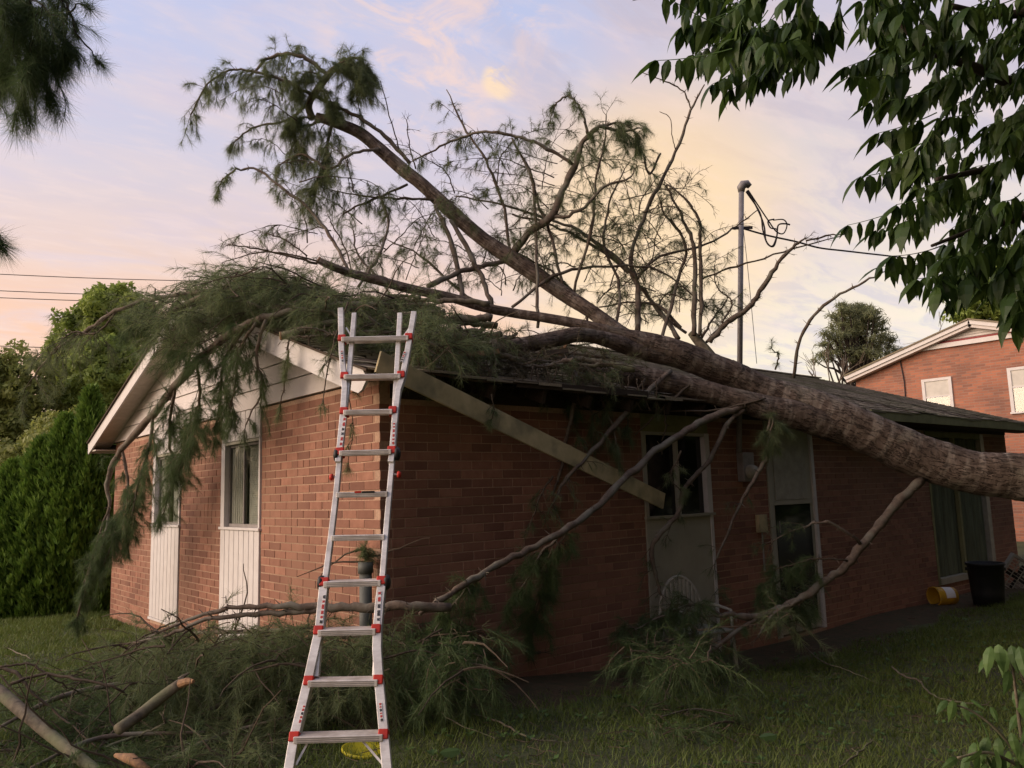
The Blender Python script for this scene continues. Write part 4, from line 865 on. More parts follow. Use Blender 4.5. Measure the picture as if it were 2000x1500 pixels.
LIMBS = [
 ([(1004, 492, 9.5, 8), (1040, 448, 9.4, 8), (1076, 424, 9.3, 8), (1104, 360, 9.3, 7), (1124, 320, 9.3, 6), (1140, 276, 9.3, 5), (1172, 248, 9.3, 4), (1216, 258, 9.3, 3), (1250, 250, 9.3, 1.5)], dict(FO, start=.55, per_m=22, droop=1.0)),
 ([(1120, 322, 9.3, 3.2), (1070, 290, 9.3, 3.5), (1020, 270, 9.3, 3), (960, 257, 9.3, 3), (900, 268, 9.4, 2.5), (850, 292, 9.4, 2), (805, 315, 9.4, 1.5)], dict(FO, per_m=12, droop=1.0)),
 ([(1076, 428, 9.3, 4), (1132, 412, 9.2, 3.5), (1180, 364, 9.2, 3), (1225, 350, 9.2, 2), (1240, 330, 9.2, 1)], FO),
 ([(1148, 262, 9.3, 3), (1135, 215, 9.3, 2), (1110, 188, 9.3, 2), (1085, 205, 9.3, 1.5), (1075, 235, 9.3, 1)], dict(FO, per_m=22, L0=.25)),
 ([(1172, 248, 9.3, 3), (1205, 240, 9.3, 2), (1235, 252, 9.3, 1.6), (1246, 275, 9.3, 1)], dict(FH, per_m=36)),
 ([(1245, 650, 9.3, 6), (1245, 560, 9.6, 5), (1233, 505, 9.7, 4.5), (1255, 430, 9.8, 4), (1285, 365, 9.9, 4), (1320, 296, 10, 3), (1350, 215, 10, 2.5), (1376, 165, 10, 1.2)], None),
 ([(1350, 215, 10, 1.6), (1335, 180, 10, 1.4), (1300, 160, 10, 1.2), (1255, 142, 10, .7)], None),
 ([(1320, 298, 10, 1.2), (1314, 270, 10, 1), (1308, 230, 10, .8), (1288, 218, 10, .6)], None),
 ([(1367, 655, 9.4, 4), (1369, 560, 9.6, 4), (1368, 480, 9.7, 3.5), (1364, 425, 9.7, 3), (1335, 385, 9.7, 2), (1302, 360, 9.8, 1.5)], dict(FT)),
 ([(1355, 655, 9.4, 5), (1357, 560, 9.6, 5), (1355, 480, 9.7, 4), (1335, 430, 9.8, 3), (1310, 380, 9.8, 2), (1300, 362, 9.8, 1.5)], dict(FT)),
 ([(1325, 662, 9.4, 5), (1295, 617, 9.6, 4), (1250, 560, 9.7, 4), (1215, 520, 9.8, 3), (1150, 475, 9.8, 3), (1080, 440, 9.8, 2.5), (1000, 418, 9.8, 2)], FL),
 ([(1245, 545, 9.6, 4), (1200, 500, 9.7, 4), (1130, 450, 9.8, 3), (1060, 425, 9.8, 2.5), (980, 400, 9.8, 2), (890, 383, 9.8, 1.5)], FL),
 ([(1290, 300, 9.9, 2), (1268, 340, 9.8, 2), (1255, 300, 9.8, 1.5), (1240, 275, 9.8, 1)], FO),
 ([(1386, 668, 9.4, 5.5), (1420, 630, 9.4, 5.5), (1460, 602, 9.4, 5), (1490, 560, 9.4, 4.5), (1520, 515, 9.4, 4), (1548, 483, 9.4, 3), (1575, 465, 9.4, 1.5)], dict(FT, per_m=6, L0=.2)),
 ([(1380, 668, 9.5, 3), (1405, 640, 9.6, 2.5), (1440, 615, 9.7, 2), (1475, 590, 9.7, 1.2)], dict(FT, per_m=14, L0=.2)),
 ([(1550, 738, 9.3, 3.2), (1562, 670, 9.2, 3), (1590, 615, 9.1, 3), (1640, 575, 9.0, 2.5), (1700, 545, 8.9, 2), (1730, 530, 8.9, 1)], None),
 ([(1514, 722, 9.3, 1.8), (1521, 695, 9.3, 1.6), (1508, 682, 9.3, 1)], dict(FL, per_m=10, L0=.15)),
 ([(850, 400, 9.6, 4), (880, 470, 9.4, 5), (895, 530, 9.2, 5), (905, 592, 9.0, 5)], None),
 ([(880, 430, 9.6, 4), (915, 490, 9.4, 5), (940, 540, 9.2, 5), (960, 598, 9.0, 5)], None),
 ([(985, 510, 9.5, 5), (930, 522, 9.3, 5), (880, 538, 9.1, 5), (835, 560, 8.9, 5)], None),
 ([(1000, 520, 9.5, 3), (990, 440, 9.6, 3), (975, 370, 9.7, 3), (940, 300, 9.8, 2.5), (905, 245, 9.9, 2), (872, 175, 9.9, 1)], None),
 ([(1050, 640, 9.0, 3), (1050, 540, 9.2, 3), (1045, 440, 9.4, 3), (1038, 345, 9.5, 3), (1000, 270, 9.5, 2)], FL),
 ([(1120, 580, 9.3, 3), (1156, 440, 9.4, 3), (1164, 360, 9.5, 2.5), (1180, 280, 9.6, 2), (1184, 225, 9.6, 1.2)], dict(FL, per_m=5)),
 ([(1100, 570, 9.3, 3), (1072, 450, 9.4, 3), (1050, 395, 9.5, 2.5), (1035, 330, 9.5, 2)], FL),
 ([(800, 318, 9.8, 4), (760, 275, 9.8, 4), (712, 236, 9.7, 3.5), (650, 205, 9.7, 3.5), (600, 180, 9.7, 3.5), (540, 152, 9.7, 3), (480, 138, 9.7, 2.5), (440, 140, 9.7, 2), (405, 165, 9.7, 1.8), (372, 225, 9.7, 1.5)], dict(FH, start=.45, L0=.5, per_m=22)),
 ([(640, 146, 9.8, 4), (600, 115, 9.7, 4), (560, 105, 9.7, 3.5), (520, 118, 9.7, 3), (490, 145, 9.7, 2)], dict(FH, start=.15, per_m=18)),
 ([(655, 130, 9.8, 3), (690, 112, 9.8, 2.5), (715, 132, 9.8, 2), (725, 178, 9.8, 1.5)], dict(FH, start=0, per_m=46)),
 ([(650, 140, 9.8, 3), (675, 128, 9.7, 2.5), (690, 150, 9.7, 2), (700, 205, 9.7, 1.5)], dict(FH, start=0, per_m=40)),
 ([(600, 205, 9.8, 3), (560, 235, 9.7, 2.5), (500, 248, 9.7, 2), (460, 275, 9.7, 1.5)], dict(FO, droop=1)),
 ([(740, 290, 9.7, 3), (690, 300, 9.6, 3), (640, 330, 9.5, 3), (590, 300, 9.5, 2), (550, 320, 9.5, 1.5)], dict(FO, per_m=18, droop=1)),
 ([(680, 527, 8.5, 3), (650, 470, 8.7, 3.5), (610, 415, 8.8, 3), (560, 375, 8.9, 3), (510, 335, 9, 2.5), (470, 330, 9, 2), (440, 345, 9, 1.5), (425, 370, 9, 1)], dict(FO, start=.35, L0=.30, droop=1)),
 ([(650, 238, 9.8, 3.5), (635, 300, 9.7, 3), (622, 350, 9.7, 2.5), (612, 400, 9.7, 1.5)], dict(FH, per_m=50, L0=.42, start=.05)),
 ([(630, 236, 9.8, 3), (600, 245, 9.7, 2.5), (575, 255, 9.7, 2), (590, 300, 9.6, 1)], dict(FH, per_m=40)),
 ([(796, 360, 9.7, 2.5), (740, 385, 9.6, 2.5), (700, 402, 9.5, 2), (670, 418, 9.5, 1.5)], dict(FO, droop=1.2)),
 ([(865, 390, 9.7, 2.5), (790, 388, 9.6, 2.5), (720, 385, 9.5, 2), (650, 372, 9.5, 1)], dict(FO, droop=1.2)),
 ([(780, 292, 9.8, 1.5), (765, 240, 9.8, 1.2), (743, 158, 9.8, .8)], None),
 ([(812, 330, 9.8, 1.5), (800, 285, 9.8, 1.2), (794, 235, 9.8, .8)], dict(FT)),
 ([(700, 560, 8.6, 3), (740, 500, 9, 3), (760, 430, 9.3, 2.5), (740, 380, 9.4, 1.5)], dict(FO, droop=1)),
 ([(690, 540, 8.6, 1.6), (672, 480, 8.8, 1.5), (650, 440, 8.9, 1.2), (640, 418, 9, .8)], None),
 ([(800, 560, 8.8, 3), (760, 560, 8.9, 2.5), (700, 500, 9, 2), (690, 450, 9.1, 1.5)], dict(FO)),
 ([(1000, 600, 9.1, 3), (1080, 540, 9.3, 3), (1180, 520, 9.5, 2.5), (1290, 530, 9.6, 2), (1380, 600, 9.7, 1.5)], FL),
 ([(1200, 650, 9.2, 3), (1210, 560, 9.5, 3), (1180, 480, 9.7, 2.5), (1190, 400, 9.8, 2), (1220, 330, 9.8, 1)], FL),
 ([(1290, 670, 9.3, 4), (1320, 560, 9.7, 3), (1340, 480, 9.8, 3), (1300, 420, 9.8, 2), (1285, 380, 9.9, 1)], FL),
 ([(1245, 545, 9.6, 3), (1290, 500, 9.7, 2.5), (1380, 478, 9.8, 2), (1440, 440, 9.9, 1.5), (1480, 410, 9.9, 1)], None),
 ([(1330, 640, 9.5, 3), (1290, 600, 9.6, 3), (1240, 590, 9.7, 2), (1170, 600, 9.8, 1.5)], FL),
 ([(1150, 640, 9.2, 3), (1130, 580, 9.5, 2.5), (1060, 520, 9.7, 2), (980, 480, 9.8, 1.5)], FL),
 ([(950, 600, 9.1, 3), (900, 570, 9.3, 3), (820, 500, 9.5, 2), (760, 470, 9.6, 1)], dict(FO, L0=.35)),
 ([(1410, 630, 9.4, 2), (1430, 590, 9.6, 1.5), (1400, 560, 9.7, 1.2), (1395, 520, 9.8, 1)], dict(FL, per_m=16)),
 ([(1340, 650, 9.6, 3), (1300, 620, 9.8, 2), (1290, 590, 9.9, 1.5), (1320, 560, 10, 1)], dict(FO, per_m=22, L0=.3)),
 ([(1370, 660, 9.6, 3), (1395, 620, 9.8, 2), (1420, 585, 9.9, 1.5)], dict(FL, per_m=30, L0=.3)),
 ([(1575, 470, 9.5, 2), (1620, 460, 9.5, 1.6), (1650, 458, 9.5, 1)], None),
 ([(1370, 545, 9.7, 2), (1440, 520, 9.7, 1.8), (1530, 492, 9.6, 1.5), (1640, 462, 9.5, 1)], None),
 # in front of the shaded wall
 ([(1455, 792, 9.0, 6.5), (1395, 812, 8.85, 7), (1340, 840, 8.6, 7.5), (1280, 880, 8.3, 7.5), (1230, 925, 8.0, 7.5), (1170, 985, 7.6, 7), (1110, 1030, 7.2, 6.5), (1030, 1075, 6.9, 6.5), (960, 1110, 6.6, 6.5), (900, 1145, 6.35, 6), (855, 1175, 6.2, 6), (820, 1200, 6.1, 4)], None, 'limb'),
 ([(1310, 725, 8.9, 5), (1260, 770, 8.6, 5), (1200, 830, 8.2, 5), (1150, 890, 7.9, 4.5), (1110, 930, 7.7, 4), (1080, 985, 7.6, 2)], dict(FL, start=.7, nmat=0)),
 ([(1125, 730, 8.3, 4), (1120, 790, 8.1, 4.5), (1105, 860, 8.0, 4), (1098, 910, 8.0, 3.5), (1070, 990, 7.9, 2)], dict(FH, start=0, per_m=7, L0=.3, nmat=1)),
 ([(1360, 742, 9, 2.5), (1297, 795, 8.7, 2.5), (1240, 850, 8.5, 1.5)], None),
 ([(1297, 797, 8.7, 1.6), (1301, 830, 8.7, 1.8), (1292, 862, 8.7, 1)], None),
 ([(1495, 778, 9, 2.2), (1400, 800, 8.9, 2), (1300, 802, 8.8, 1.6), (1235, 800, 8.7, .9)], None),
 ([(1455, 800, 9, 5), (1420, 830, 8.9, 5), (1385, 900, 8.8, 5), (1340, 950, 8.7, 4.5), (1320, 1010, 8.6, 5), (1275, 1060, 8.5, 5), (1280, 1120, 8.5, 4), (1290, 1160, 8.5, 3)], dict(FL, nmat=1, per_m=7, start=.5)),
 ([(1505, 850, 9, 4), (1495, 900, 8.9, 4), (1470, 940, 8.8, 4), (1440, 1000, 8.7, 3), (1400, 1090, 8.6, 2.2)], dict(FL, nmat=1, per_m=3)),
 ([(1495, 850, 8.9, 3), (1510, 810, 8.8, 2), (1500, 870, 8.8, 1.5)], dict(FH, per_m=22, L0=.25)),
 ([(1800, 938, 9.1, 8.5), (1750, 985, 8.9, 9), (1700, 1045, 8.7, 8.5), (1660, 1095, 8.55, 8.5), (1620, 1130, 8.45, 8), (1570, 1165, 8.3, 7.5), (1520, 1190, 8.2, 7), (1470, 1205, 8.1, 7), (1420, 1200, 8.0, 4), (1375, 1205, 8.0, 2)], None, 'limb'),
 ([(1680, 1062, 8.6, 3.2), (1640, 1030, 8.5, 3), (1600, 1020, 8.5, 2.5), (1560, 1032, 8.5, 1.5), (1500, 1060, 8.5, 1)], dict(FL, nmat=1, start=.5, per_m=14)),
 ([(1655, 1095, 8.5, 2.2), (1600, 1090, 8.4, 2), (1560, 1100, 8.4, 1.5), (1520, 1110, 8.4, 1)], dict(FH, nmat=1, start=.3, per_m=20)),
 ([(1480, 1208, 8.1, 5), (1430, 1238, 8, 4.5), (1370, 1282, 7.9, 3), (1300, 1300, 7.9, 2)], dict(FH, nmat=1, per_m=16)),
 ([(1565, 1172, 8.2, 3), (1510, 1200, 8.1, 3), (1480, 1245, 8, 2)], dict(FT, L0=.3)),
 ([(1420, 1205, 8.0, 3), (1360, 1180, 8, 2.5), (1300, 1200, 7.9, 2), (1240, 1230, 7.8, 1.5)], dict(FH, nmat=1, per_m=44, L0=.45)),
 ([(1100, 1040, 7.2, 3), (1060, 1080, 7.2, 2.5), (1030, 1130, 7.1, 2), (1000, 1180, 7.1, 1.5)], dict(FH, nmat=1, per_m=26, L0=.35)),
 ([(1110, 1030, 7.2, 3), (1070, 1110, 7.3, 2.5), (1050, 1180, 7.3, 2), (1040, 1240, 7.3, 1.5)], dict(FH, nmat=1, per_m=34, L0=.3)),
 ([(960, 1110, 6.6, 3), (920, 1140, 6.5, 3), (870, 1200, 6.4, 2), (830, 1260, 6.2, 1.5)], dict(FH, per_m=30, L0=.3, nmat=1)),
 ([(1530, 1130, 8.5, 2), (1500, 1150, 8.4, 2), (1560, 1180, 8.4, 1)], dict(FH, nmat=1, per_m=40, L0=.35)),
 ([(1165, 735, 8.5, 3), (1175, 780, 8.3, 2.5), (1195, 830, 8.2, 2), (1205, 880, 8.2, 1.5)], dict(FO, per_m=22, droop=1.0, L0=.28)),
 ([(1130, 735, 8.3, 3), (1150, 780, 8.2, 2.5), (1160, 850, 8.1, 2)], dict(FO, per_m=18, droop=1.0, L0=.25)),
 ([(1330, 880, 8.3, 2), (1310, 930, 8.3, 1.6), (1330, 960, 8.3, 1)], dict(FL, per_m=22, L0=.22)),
 ([(960, 770, 6.9, 1.6), (965, 800, 6.9, 1.2), (960, 820, 6.9, .8)], dict(FL, per_m=26, L0=.12)),
 ([(1080, 930, 7.6, 2.5), (1060, 960, 7.5, 2), (1040, 1010, 7.4, 1.5)], dict(FL, per_m=26, L0=.25)),
 ([(1260, 740, 8.7, 2), (1230, 790, 8.5, 1.8), (1225, 840, 8.4, 1)], dict(FO, per_m=16, L0=.2)),
 # over the gable
 ([(760, 598, 7.6, 5), (660, 594, 7.6, 6), (560, 610, 7.6, 6.5), (490, 630, 7.7, 8), (437, 660, 7.9, 8), (385, 706, 8.3, 8), (343, 752, 8.9, 7.5), (300, 808, 9.5, 7), (238, 878, 10.2, 6), (210, 937, 10.3, 5), (213, 990, 10.2, 3), (200, 1060, 10.0, 2.5), (170, 1130, 9.9, 2), (150, 1215, 9.8, 1.2)], None),
 ([(400, 570, 8.5, 5), (315, 580, 8.6, 4), (227, 608, 8.7, 4), (175, 643, 8.8, 3.5), (122, 675, 8.9, 3), (88, 706, 9, 2), (62, 740, 9, 1.5)], dict(FH, start=.15, per_m=13, L0=.55, nn=12)),
 ([(227, 608, 8.7, 2.5), (190, 650, 8.7, 2), (140, 650, 8.8, 1.5), (100, 690, 8.8, 1)], dict(FH, per_m=13, L0=.5, nn=12)),
 ([(303, 563, 8.6, 1.6), (302, 630, 8.6, 1.6), (300, 695, 8.6, 1.2)], None),
 ([(330, 580, 8.6, 2), (290, 610, 8.6, 2), (250, 640, 8.7, 1.5)], dict(FH, per_m=30, nmat=1)),
 ([(480, 640, 7.8, 4), (440, 700, 8.1, 3), (430, 780, 8.4, 2.5), (420, 850, 8.6, 2)], dict(FH, per_m=24, L0=.42, nmat=1)),
 ([(520, 625, 7.6, 4), (500, 690, 7.7, 3), (510, 760, 7.8, 2), (480, 830, 7.9, 1.5)], dict(FO, per_m=14, droop=1.2, nmat=1)),
 ([(385, 706, 8.3, 3), (390, 780, 8.5, 3), (370, 850, 8.8, 2), (350, 920, 9, 1.5)], dict(FH, per_m=30, L0=.45, nmat=1)),
 ([(343, 752, 8.9, 3), (330, 840, 9.2, 3), (340, 930, 9.4, 2), (320, 1000, 9.5, 1.5)], dict(FH, per_m=34, L0=.45, nmat=1)),
 ([(300, 808, 9.5, 3), (290, 880, 9.6, 3), (270, 950, 9.8, 2), (250, 1040, 9.9, 1.5)], dict(FH, per_m=34, L0=.45, nmat=1)),
 ([(238, 878, 10.2, 3), (250, 950, 10.1, 2.5), (230, 1030, 10, 2), (200, 1110, 9.9, 1.5)], dict(FH, per_m=34, L0=.4, nmat=1)),
 ([(213, 990, 10.2, 2.5), (190, 1060, 10, 2), (165, 1140, 9.9, 1.5), (152, 1215, 9.8, 1)], dict(FH, per_m=30, L0=.28, nmat=1)),
 ([(430, 665, 7.9, 3), (400, 690, 8, 3), (360, 690, 8.2, 2), (330, 700, 8.3, 1.5)], dict(FH, per_m=26, L0=.35, nmat=1)),
 ([(500, 630, 7.6, 3), (470, 680, 7.8, 3), (460, 740, 8, 2), (450, 800, 8.1, 1.5)], dict(FH, per_m=22, L0=.4, nmat=1)),
 ([(680, 590, 6.9, 2), (655, 660, 6.8, 1.8), (640, 720, 6.7, 1.5), (632, 775, 6.6, 1)], dict(FL, per_m=9, L0=.25)),
 ([(655, 690, 6.8, 1.5), (672, 740, 6.7, 1.2), (690, 830, 6.6, 1), (680, 900, 6.6, .8)], dict(FL, per_m=7, L0=.2)),
 ([(565, 650, 7.2, 2), (560, 720, 7.3, 1.8), (548, 790, 7.4, 1)], dict(FO, per_m=8, L0=.22)),
]
def auto(n, poly, depth, L_px, fol, seed):
    rs_ = random.Random(seed)
    for _ in range(n):
        while True:
            u, v = rs_.uniform(min(p[0] for p in poly), max(p[0] for p in poly)), rs_.uniform(min(p[1] for p in poly), max(p[1] for p in poly))
            if inside(poly, u, v): break
        a = rs_.uniform(-2.9, -.2); L1 = L_px*rs_.uniform(.6, 1.3); d = depth+rs_.uniform(-.4, .7); pts = []; r0 = rs_.uniform(.9, 1.5)
        for k in range(5):
            pts.append((u, v, d, max(.5, r0*(1-k*.18)))); u += math.cos(a)*L1/4; v += math.sin(a)*L1/4; a += rs_.uniform(-.35, .35)+(.28 if math.cos(a) > 0 else -.28); d += rs_.uniform(-.1, .1)
        LIMBS.append((pts, dict(fol)))
def inside(poly, u, v):
    r_ = False; n = len(poly); j = n-1
    for i in range(n):
        (xi, yi), (xj, yj) = poly[i], poly[j]
        if (yi > v) != (yj > v) and u < (xj-xi)*(v-yi)/(yj-yi)+xi: r_ = not r_
        j = i
    return r_
FF = dict(per_m=15, L0=.30, tuft=(.6, 1.0), nn=14, ln=.085, start=.15, droop=.5, w=.0018)
auto(16, [(820, 330), (1000, 300), (1240, 330), (1250, 600), (1050, 560), (950, 430)], 9.7, 170, FF, 3)
auto(12, [(500, 360), (700, 300), (860, 420), (900, 560), (720, 560), (600, 480)], 9.2, 150, FF, 5)
auto(10, [(1240, 400), (1350, 420), (1360, 620), (1250, 640)], 9.8, 130, FF, 8)
auto(8, [(520, 180), (640, 180), (650, 330), (540, 330)], 9.7, 90, dict(FF, per_m=26, ln=.10, droop=1.1), 9)
BB = dict(per_m=12, L0=.34, tuft=(), nn=1, ln=.08, start=.1, droop=.15, nsub=4, tscale=.75)
auto(16, [(1150, 380), (1350, 380), (1400, 640), (1150, 620)], 9.8, 170, BB, 21)
auto(8, [(700, 380), (1100, 330), (1100, 560), (900, 540)], 9.7, 170, BB, 22)
auto(8, [(1150, 420), (1350, 430), (1370, 620), (1200, 600)], 9.9, 120, FF, 23)
for q_ in range(26):
    u = random.uniform(800, 1290); v = 700+(u-780)*.10+random.uniform(-4, 6); d = 6.7+(u-780)/510*1.9; ln_ = random.uniform(12, 60); dx_ = random.uniform(-22, 22)
    LIMBS.append(([(u, v-8, d, 1.6), (u+dx_*.4, v+ln_*.5, d-.03, 1.3), (u+dx_, v+ln_, d-.05, .7)], dict(FL, per_m=22, L0=.12, nn=10, tuft=(1.0,)) if q_ % 2 else dict(FT, per_m=14, L0=.10)))
auto(10, [(900, 480), (1120, 560), (1180, 620), (980, 600)], 9.3, 140, FF, 10)
LIMBS += [(p_, dict(FH, start=.05, per_m=46, L0=.24)) for p_ in EXTRA]
for row in LIMBS:
    pts, fol = row[0], row[1]; mt_ = row[2] if len(row) > 2 else ('limb' if max(p[3] for p in pts) > 2.8 else 'twig')
    nm = 'needle'
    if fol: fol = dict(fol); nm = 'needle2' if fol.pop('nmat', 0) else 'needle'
    if fol and not fol['tuft']: fol = dict(fol)
    limb(pine, pts, fol, mt_, nmat=nm)

# ------------------------------------------------------------------ heaps of cut branches: on the roof and on the lawn
def inside(poly, u, v):
    r_ = False; n = len(poly); j = n-1
    for i in range(n):
        (xi, yi), (xj, yj) = poly[i], poly[j]
        if (yi > v) != (yj > v) and u < (xj-xi)*(v-yi)/(yj-yi)+xi: r_ = not r_
        j = i
    return r_
def pick(poly):
    us = [p[0] for p in poly]; vs = [p[1] for p in poly]
    while True:
        u, v = random.uniform(min(us), max(us)), random.uniform(min(vs), max(vs))
        if inside(poly, u, v): return u, v
HEAPX = 2.0
def spray(root_name, label, stempts, parent, world, n, ln, nn, L0, mat='needle', cat='pine branch', group=None, up=.25, dirs=None, droop=.55, w=.0034, smat='limb', tufts=(.4, .62, .82, 1.0), K=6):
    """a cut branch: its stem plus needle-clad side sprays rooted at the given world points"""
    P = smoothpath(stempts, 5); V, q, t = tube(P[:, :3], P[:, 3], 8)
    W_ = np.array(world); m = len(W_)
    nb_ = max(4, m//14); B0_ = W_[rng.integers(0, m, nb_)]; bd = unit(rng.normal(0, 1, (nb_, 3))*np.array([1, 1, .18])+np.array([0, 0, .25])); BQ = [B0_]
    for k in range(7): bd = unit(bd+rng.normal(0, .16, bd.shape)+np.array([0, 0, -.09])); BQ.append(BQ[-1]+bd*rng.uniform(.05, .13, (nb_, 1)))
    BQ = np.stack(BQ, 1)
    d = unit(rng.normal(0, 1, (m, 3))*np.array([1, 1, .5])+np.array([0, 0, up])+(np.array(dirs) if dirs is not None else 0))
    l = L0*rng.uniform(.5, 1.3, m); Q = [W_]; dd = d
    for k in range(K-1):
        dd = unit(dd+rng.normal(0, .16, dd.shape)+np.array([0, 0, -droop*.3])); Q.append(Q[-1]+dd*(l/(K-1))[:, None])
    A = np.stack(Q, 1); tv, tq = tubes_np(A, np.linspace(.0042, .0014, K)[None].repeat(m, 0)); b = len(V)
    bv, bq = tubes_np(BQ, np.linspace(.0095, .003, 8)[None].repeat(nb_, 0), 5); tq = np.vstack([tq, bq+len(tv)]); tv = np.vstack([tv, bv])
    o = npmesh(root_name, V, [q, t], MT[smat], parent, smooth_=True); setp(npmesh('twigs', tv, [tq], MT['twig'], o), kind='stuff')
    if label: setp(o, label, cat, group)
    TP, TD = [], []
    for f in tufts:
        i = min(int(f*(K-1)), K-2); fr = f*(K-1)-i; TP.append(A[:, i]*(1-fr)+A[:, i+1]*fr); TD.append(unit(A[:, i+1]-A[:, i]))
    nv, nf = needles_np(np.concatenate(TP), np.concatenate(TD), nn, ln, .60, .12, w)
    setp(npmesh('needles', nv, [nf], MT[mat], o), kind='stuff'); return o
def rootpts(poly, n, dfun):
    out_ = []
    for _ in range(n):
        u, v = pick(poly); out_.append(at(u, v, dfun(u, v)))
    return out_
# green mound over the gable peak (parts of the pine: its crushed crown)
mounds = [
 ([(300, 640), (330, 570), (400, 540), (470, 525), (560, 545), (560, 640), (440, 660), (340, 690)], 560, lambda u, v: random.uniform(7.9, 9.3), [(330, 610, 8.6, 5), (420, 570, 8.4, 6), (520, 560, 8.3, 7), (640, 570, 8.2, 7)], 'limb_spray'),
 ([(430, 545), (480, 520), (570, 528), (620, 552), (700, 582), (760, 600), (740, 615), (600, 610), (480, 615)], 430, lambda u, v: random.uniform(7.6, 8.9), [(470, 555, 8.3, 4), (560, 560, 8.2, 6), (680, 590, 8.1, 7), (760, 605, 8.0, 8)], 'limb_spray'),
 ([(560, 590), (700, 575), (860, 590), (900, 620), (800, 640), (620, 650)], 260, lambda u, v: random.uniform(7.2, 8.3), [(600, 620, 7.8, 4), (720, 600, 7.9, 6), (860, 605, 8.1, 7)], 'limb_spray'),
 ([(800, 640), (900, 660), (880, 700), (820, 700)], 60, lambda u, v: random.uniform(6.6, 7.0), [(800, 650, 6.9, 3), (840, 670, 6.9, 3), (880, 690, 6.9, 2)], 'limb_spray'),
 ([(1130, 720), (1200, 730), (1190, 760), (1140, 760)], 24, lambda u, v: random.uniform(8.2, 8.6), [(1120, 725, 8.5, 3), (1160, 740, 8.5, 3), (1190, 760, 8.5, 2)], 'limb_spray'),
 ([(1000, 660), (1180, 680), (1200, 715), (1050, 710)], 60, lambda u, v: random.uniform(8.9, 9.6), [(1000, 690, 9.1, 3), (1100, 690, 9.2, 3), (1190, 700, 9.3, 3)], 'limb_spray'),
]
mounds += [([(860, 690), (1000, 680), (1190, 705), (1250, 725), (1000, 715)], 150, lambda u, v: 7.3+(u-860)/390*1.5+random.uniform(-.1, .2), [(880, 700, 7.4, 3), (1000, 700, 7.8, 3), (1150, 715, 8.4, 3)], 'dry_spray'),
 ([(620, 640), (900, 630), (1000, 670), (860, 690), (700, 660)], 110, lambda u, v: random.uniform(7.0, 7.8), [(650, 650, 7.1, 3), (760, 650, 7.2, 4), (900, 670, 7.4, 3)], 'limb_spray')]
for poly, n, df, st, nm in mounds:
    o = spray(nm, None, [tuple(at(u, v, d))+(r*d/F,) for u, v, d, r in st], pine, rootpts(poly, n, df), n, .13 if nm != 'dry_spray' else .10, 15, .42, mat='needle' if nm != 'dry_spray' else 'dry', dirs=[-.25, .1, .0] if n > 100 else None, droop=.7)
# dry grey twig fringe above the mound
for (pts) in ([(620, 515, 8.4, 2.5), (560, 498, 8.4, 2), (500, 485, 8.4, 1.6), (445, 478, 8.4, 1)], [(680, 530, 8.4, 2), (600, 505, 8.3, 1.8), (520, 492, 8.3, 1.4), (440, 510, 8.3, .9)], [(600, 500, 8.4, 1.6), (560, 470, 8.4, 1.4), (520, 455, 8.4, 1)]):
    limb(pine, pts, dict(FT, per_m=22, L0=.28, start=.05, nsub=3, tscale=.7), 'twig')
# long thin limbs stacked over the roof edge, cut or broken: each its own branch
LABS = {}
sticks = [((870, 612), (600, 640), 7.6, 6), ((1120, 650), (800, 632), 8.3, 6), ((1060, 640), (700, 622), 8.0, 7), ((930, 660), (640, 612), 7.5, 5), ((1000, 600), (640, 590), 8.2, 6), ((1180, 690), (900, 655), 8.4, 6),
          ((760, 648), (560, 600), 7.3, 5), ((900, 640), (720, 655), 7.2, 5), ((1010, 700), (820, 660), 7.6, 6), ((1120, 700), (960, 715), 8.0, 5), ((1240, 720), (1010, 700), 8.5, 7), ((850, 598), (560, 575), 7.9, 4), ((990, 672), (850, 690), 7.4, 4),
          ((700, 612), (830, 660), 7.2, 4), ((1080, 668), (870, 640), 8.2, 5), ((700, 640), (560, 660), 7.1, 4), ((1180, 715), (1020, 725), 8.3, 4), ((960, 625), (760, 610), 7.9, 8), ((1050, 655), (830, 672), 7.9, 6), ((900, 690), (1100, 712), 7.9, 4),
          ((690, 668), (590, 640), 7.0, 3), ((660, 610), (480, 590), 7.8, 5), ((820, 580), (700, 598), 7.9, 4), ((1150, 668), (1010, 648), 8.6, 7)]
for i, ((u0, v0), (u1, v1), d, r) in enumerate(sticks):
    n = 6; pts = []
    if u0 > 985 and v0 < 695: u0, v0 = 985-(i*37) % 60, v0-4
    for k in range(n):
        f = k/(n-1); pts.append((u0+(u1-u0)*f, v0+(v1-v0)*f+random.uniform(-4, 4)+7*math.sin(f*3.1)*(1 if i % 2 else -1), d+random.uniform(-.03, .03), r*(1-.55*f)))
    o = limb(None, pts, dict(FL, per_m=2.5, L0=.25, start=.4) if i % 3 else dict(FT, per_m=4), 'limb' if i % 2 else 'log', name='cut_branch', nmat='dry' if i % 4 == 1 else 'needle')
    um = (u0+u1)/2; wh = 'left of the ladder top' if um < 660 else 'directly behind the ladder top' if um < 790 else 'just right of the ladder top' if um < 930 else 'above the torn roof edge' if um < 1060 else 'beside the curved stem on the roof'
    ht = 'high' if (v0+v1)/2 < 625 else 'low' if (v0+v1)/2 > 662 else 'midway'
    while True:
        lab_ = '%s %s cut branch lying %s in the stack %s' % ('thick' if r > 5 else 'slim', 'brown' if i % 2 else 'greyish', ht, wh)
        break
    if lab_ in LABS: lab_ += ' (shorter)' if abs(u1-u0) < LABS[lab_] else ' (longer)'
    LABS[lab_] = abs(u1-u0); setp(o, lab_, 'branch', 'cut branches stacked on the roof edge')
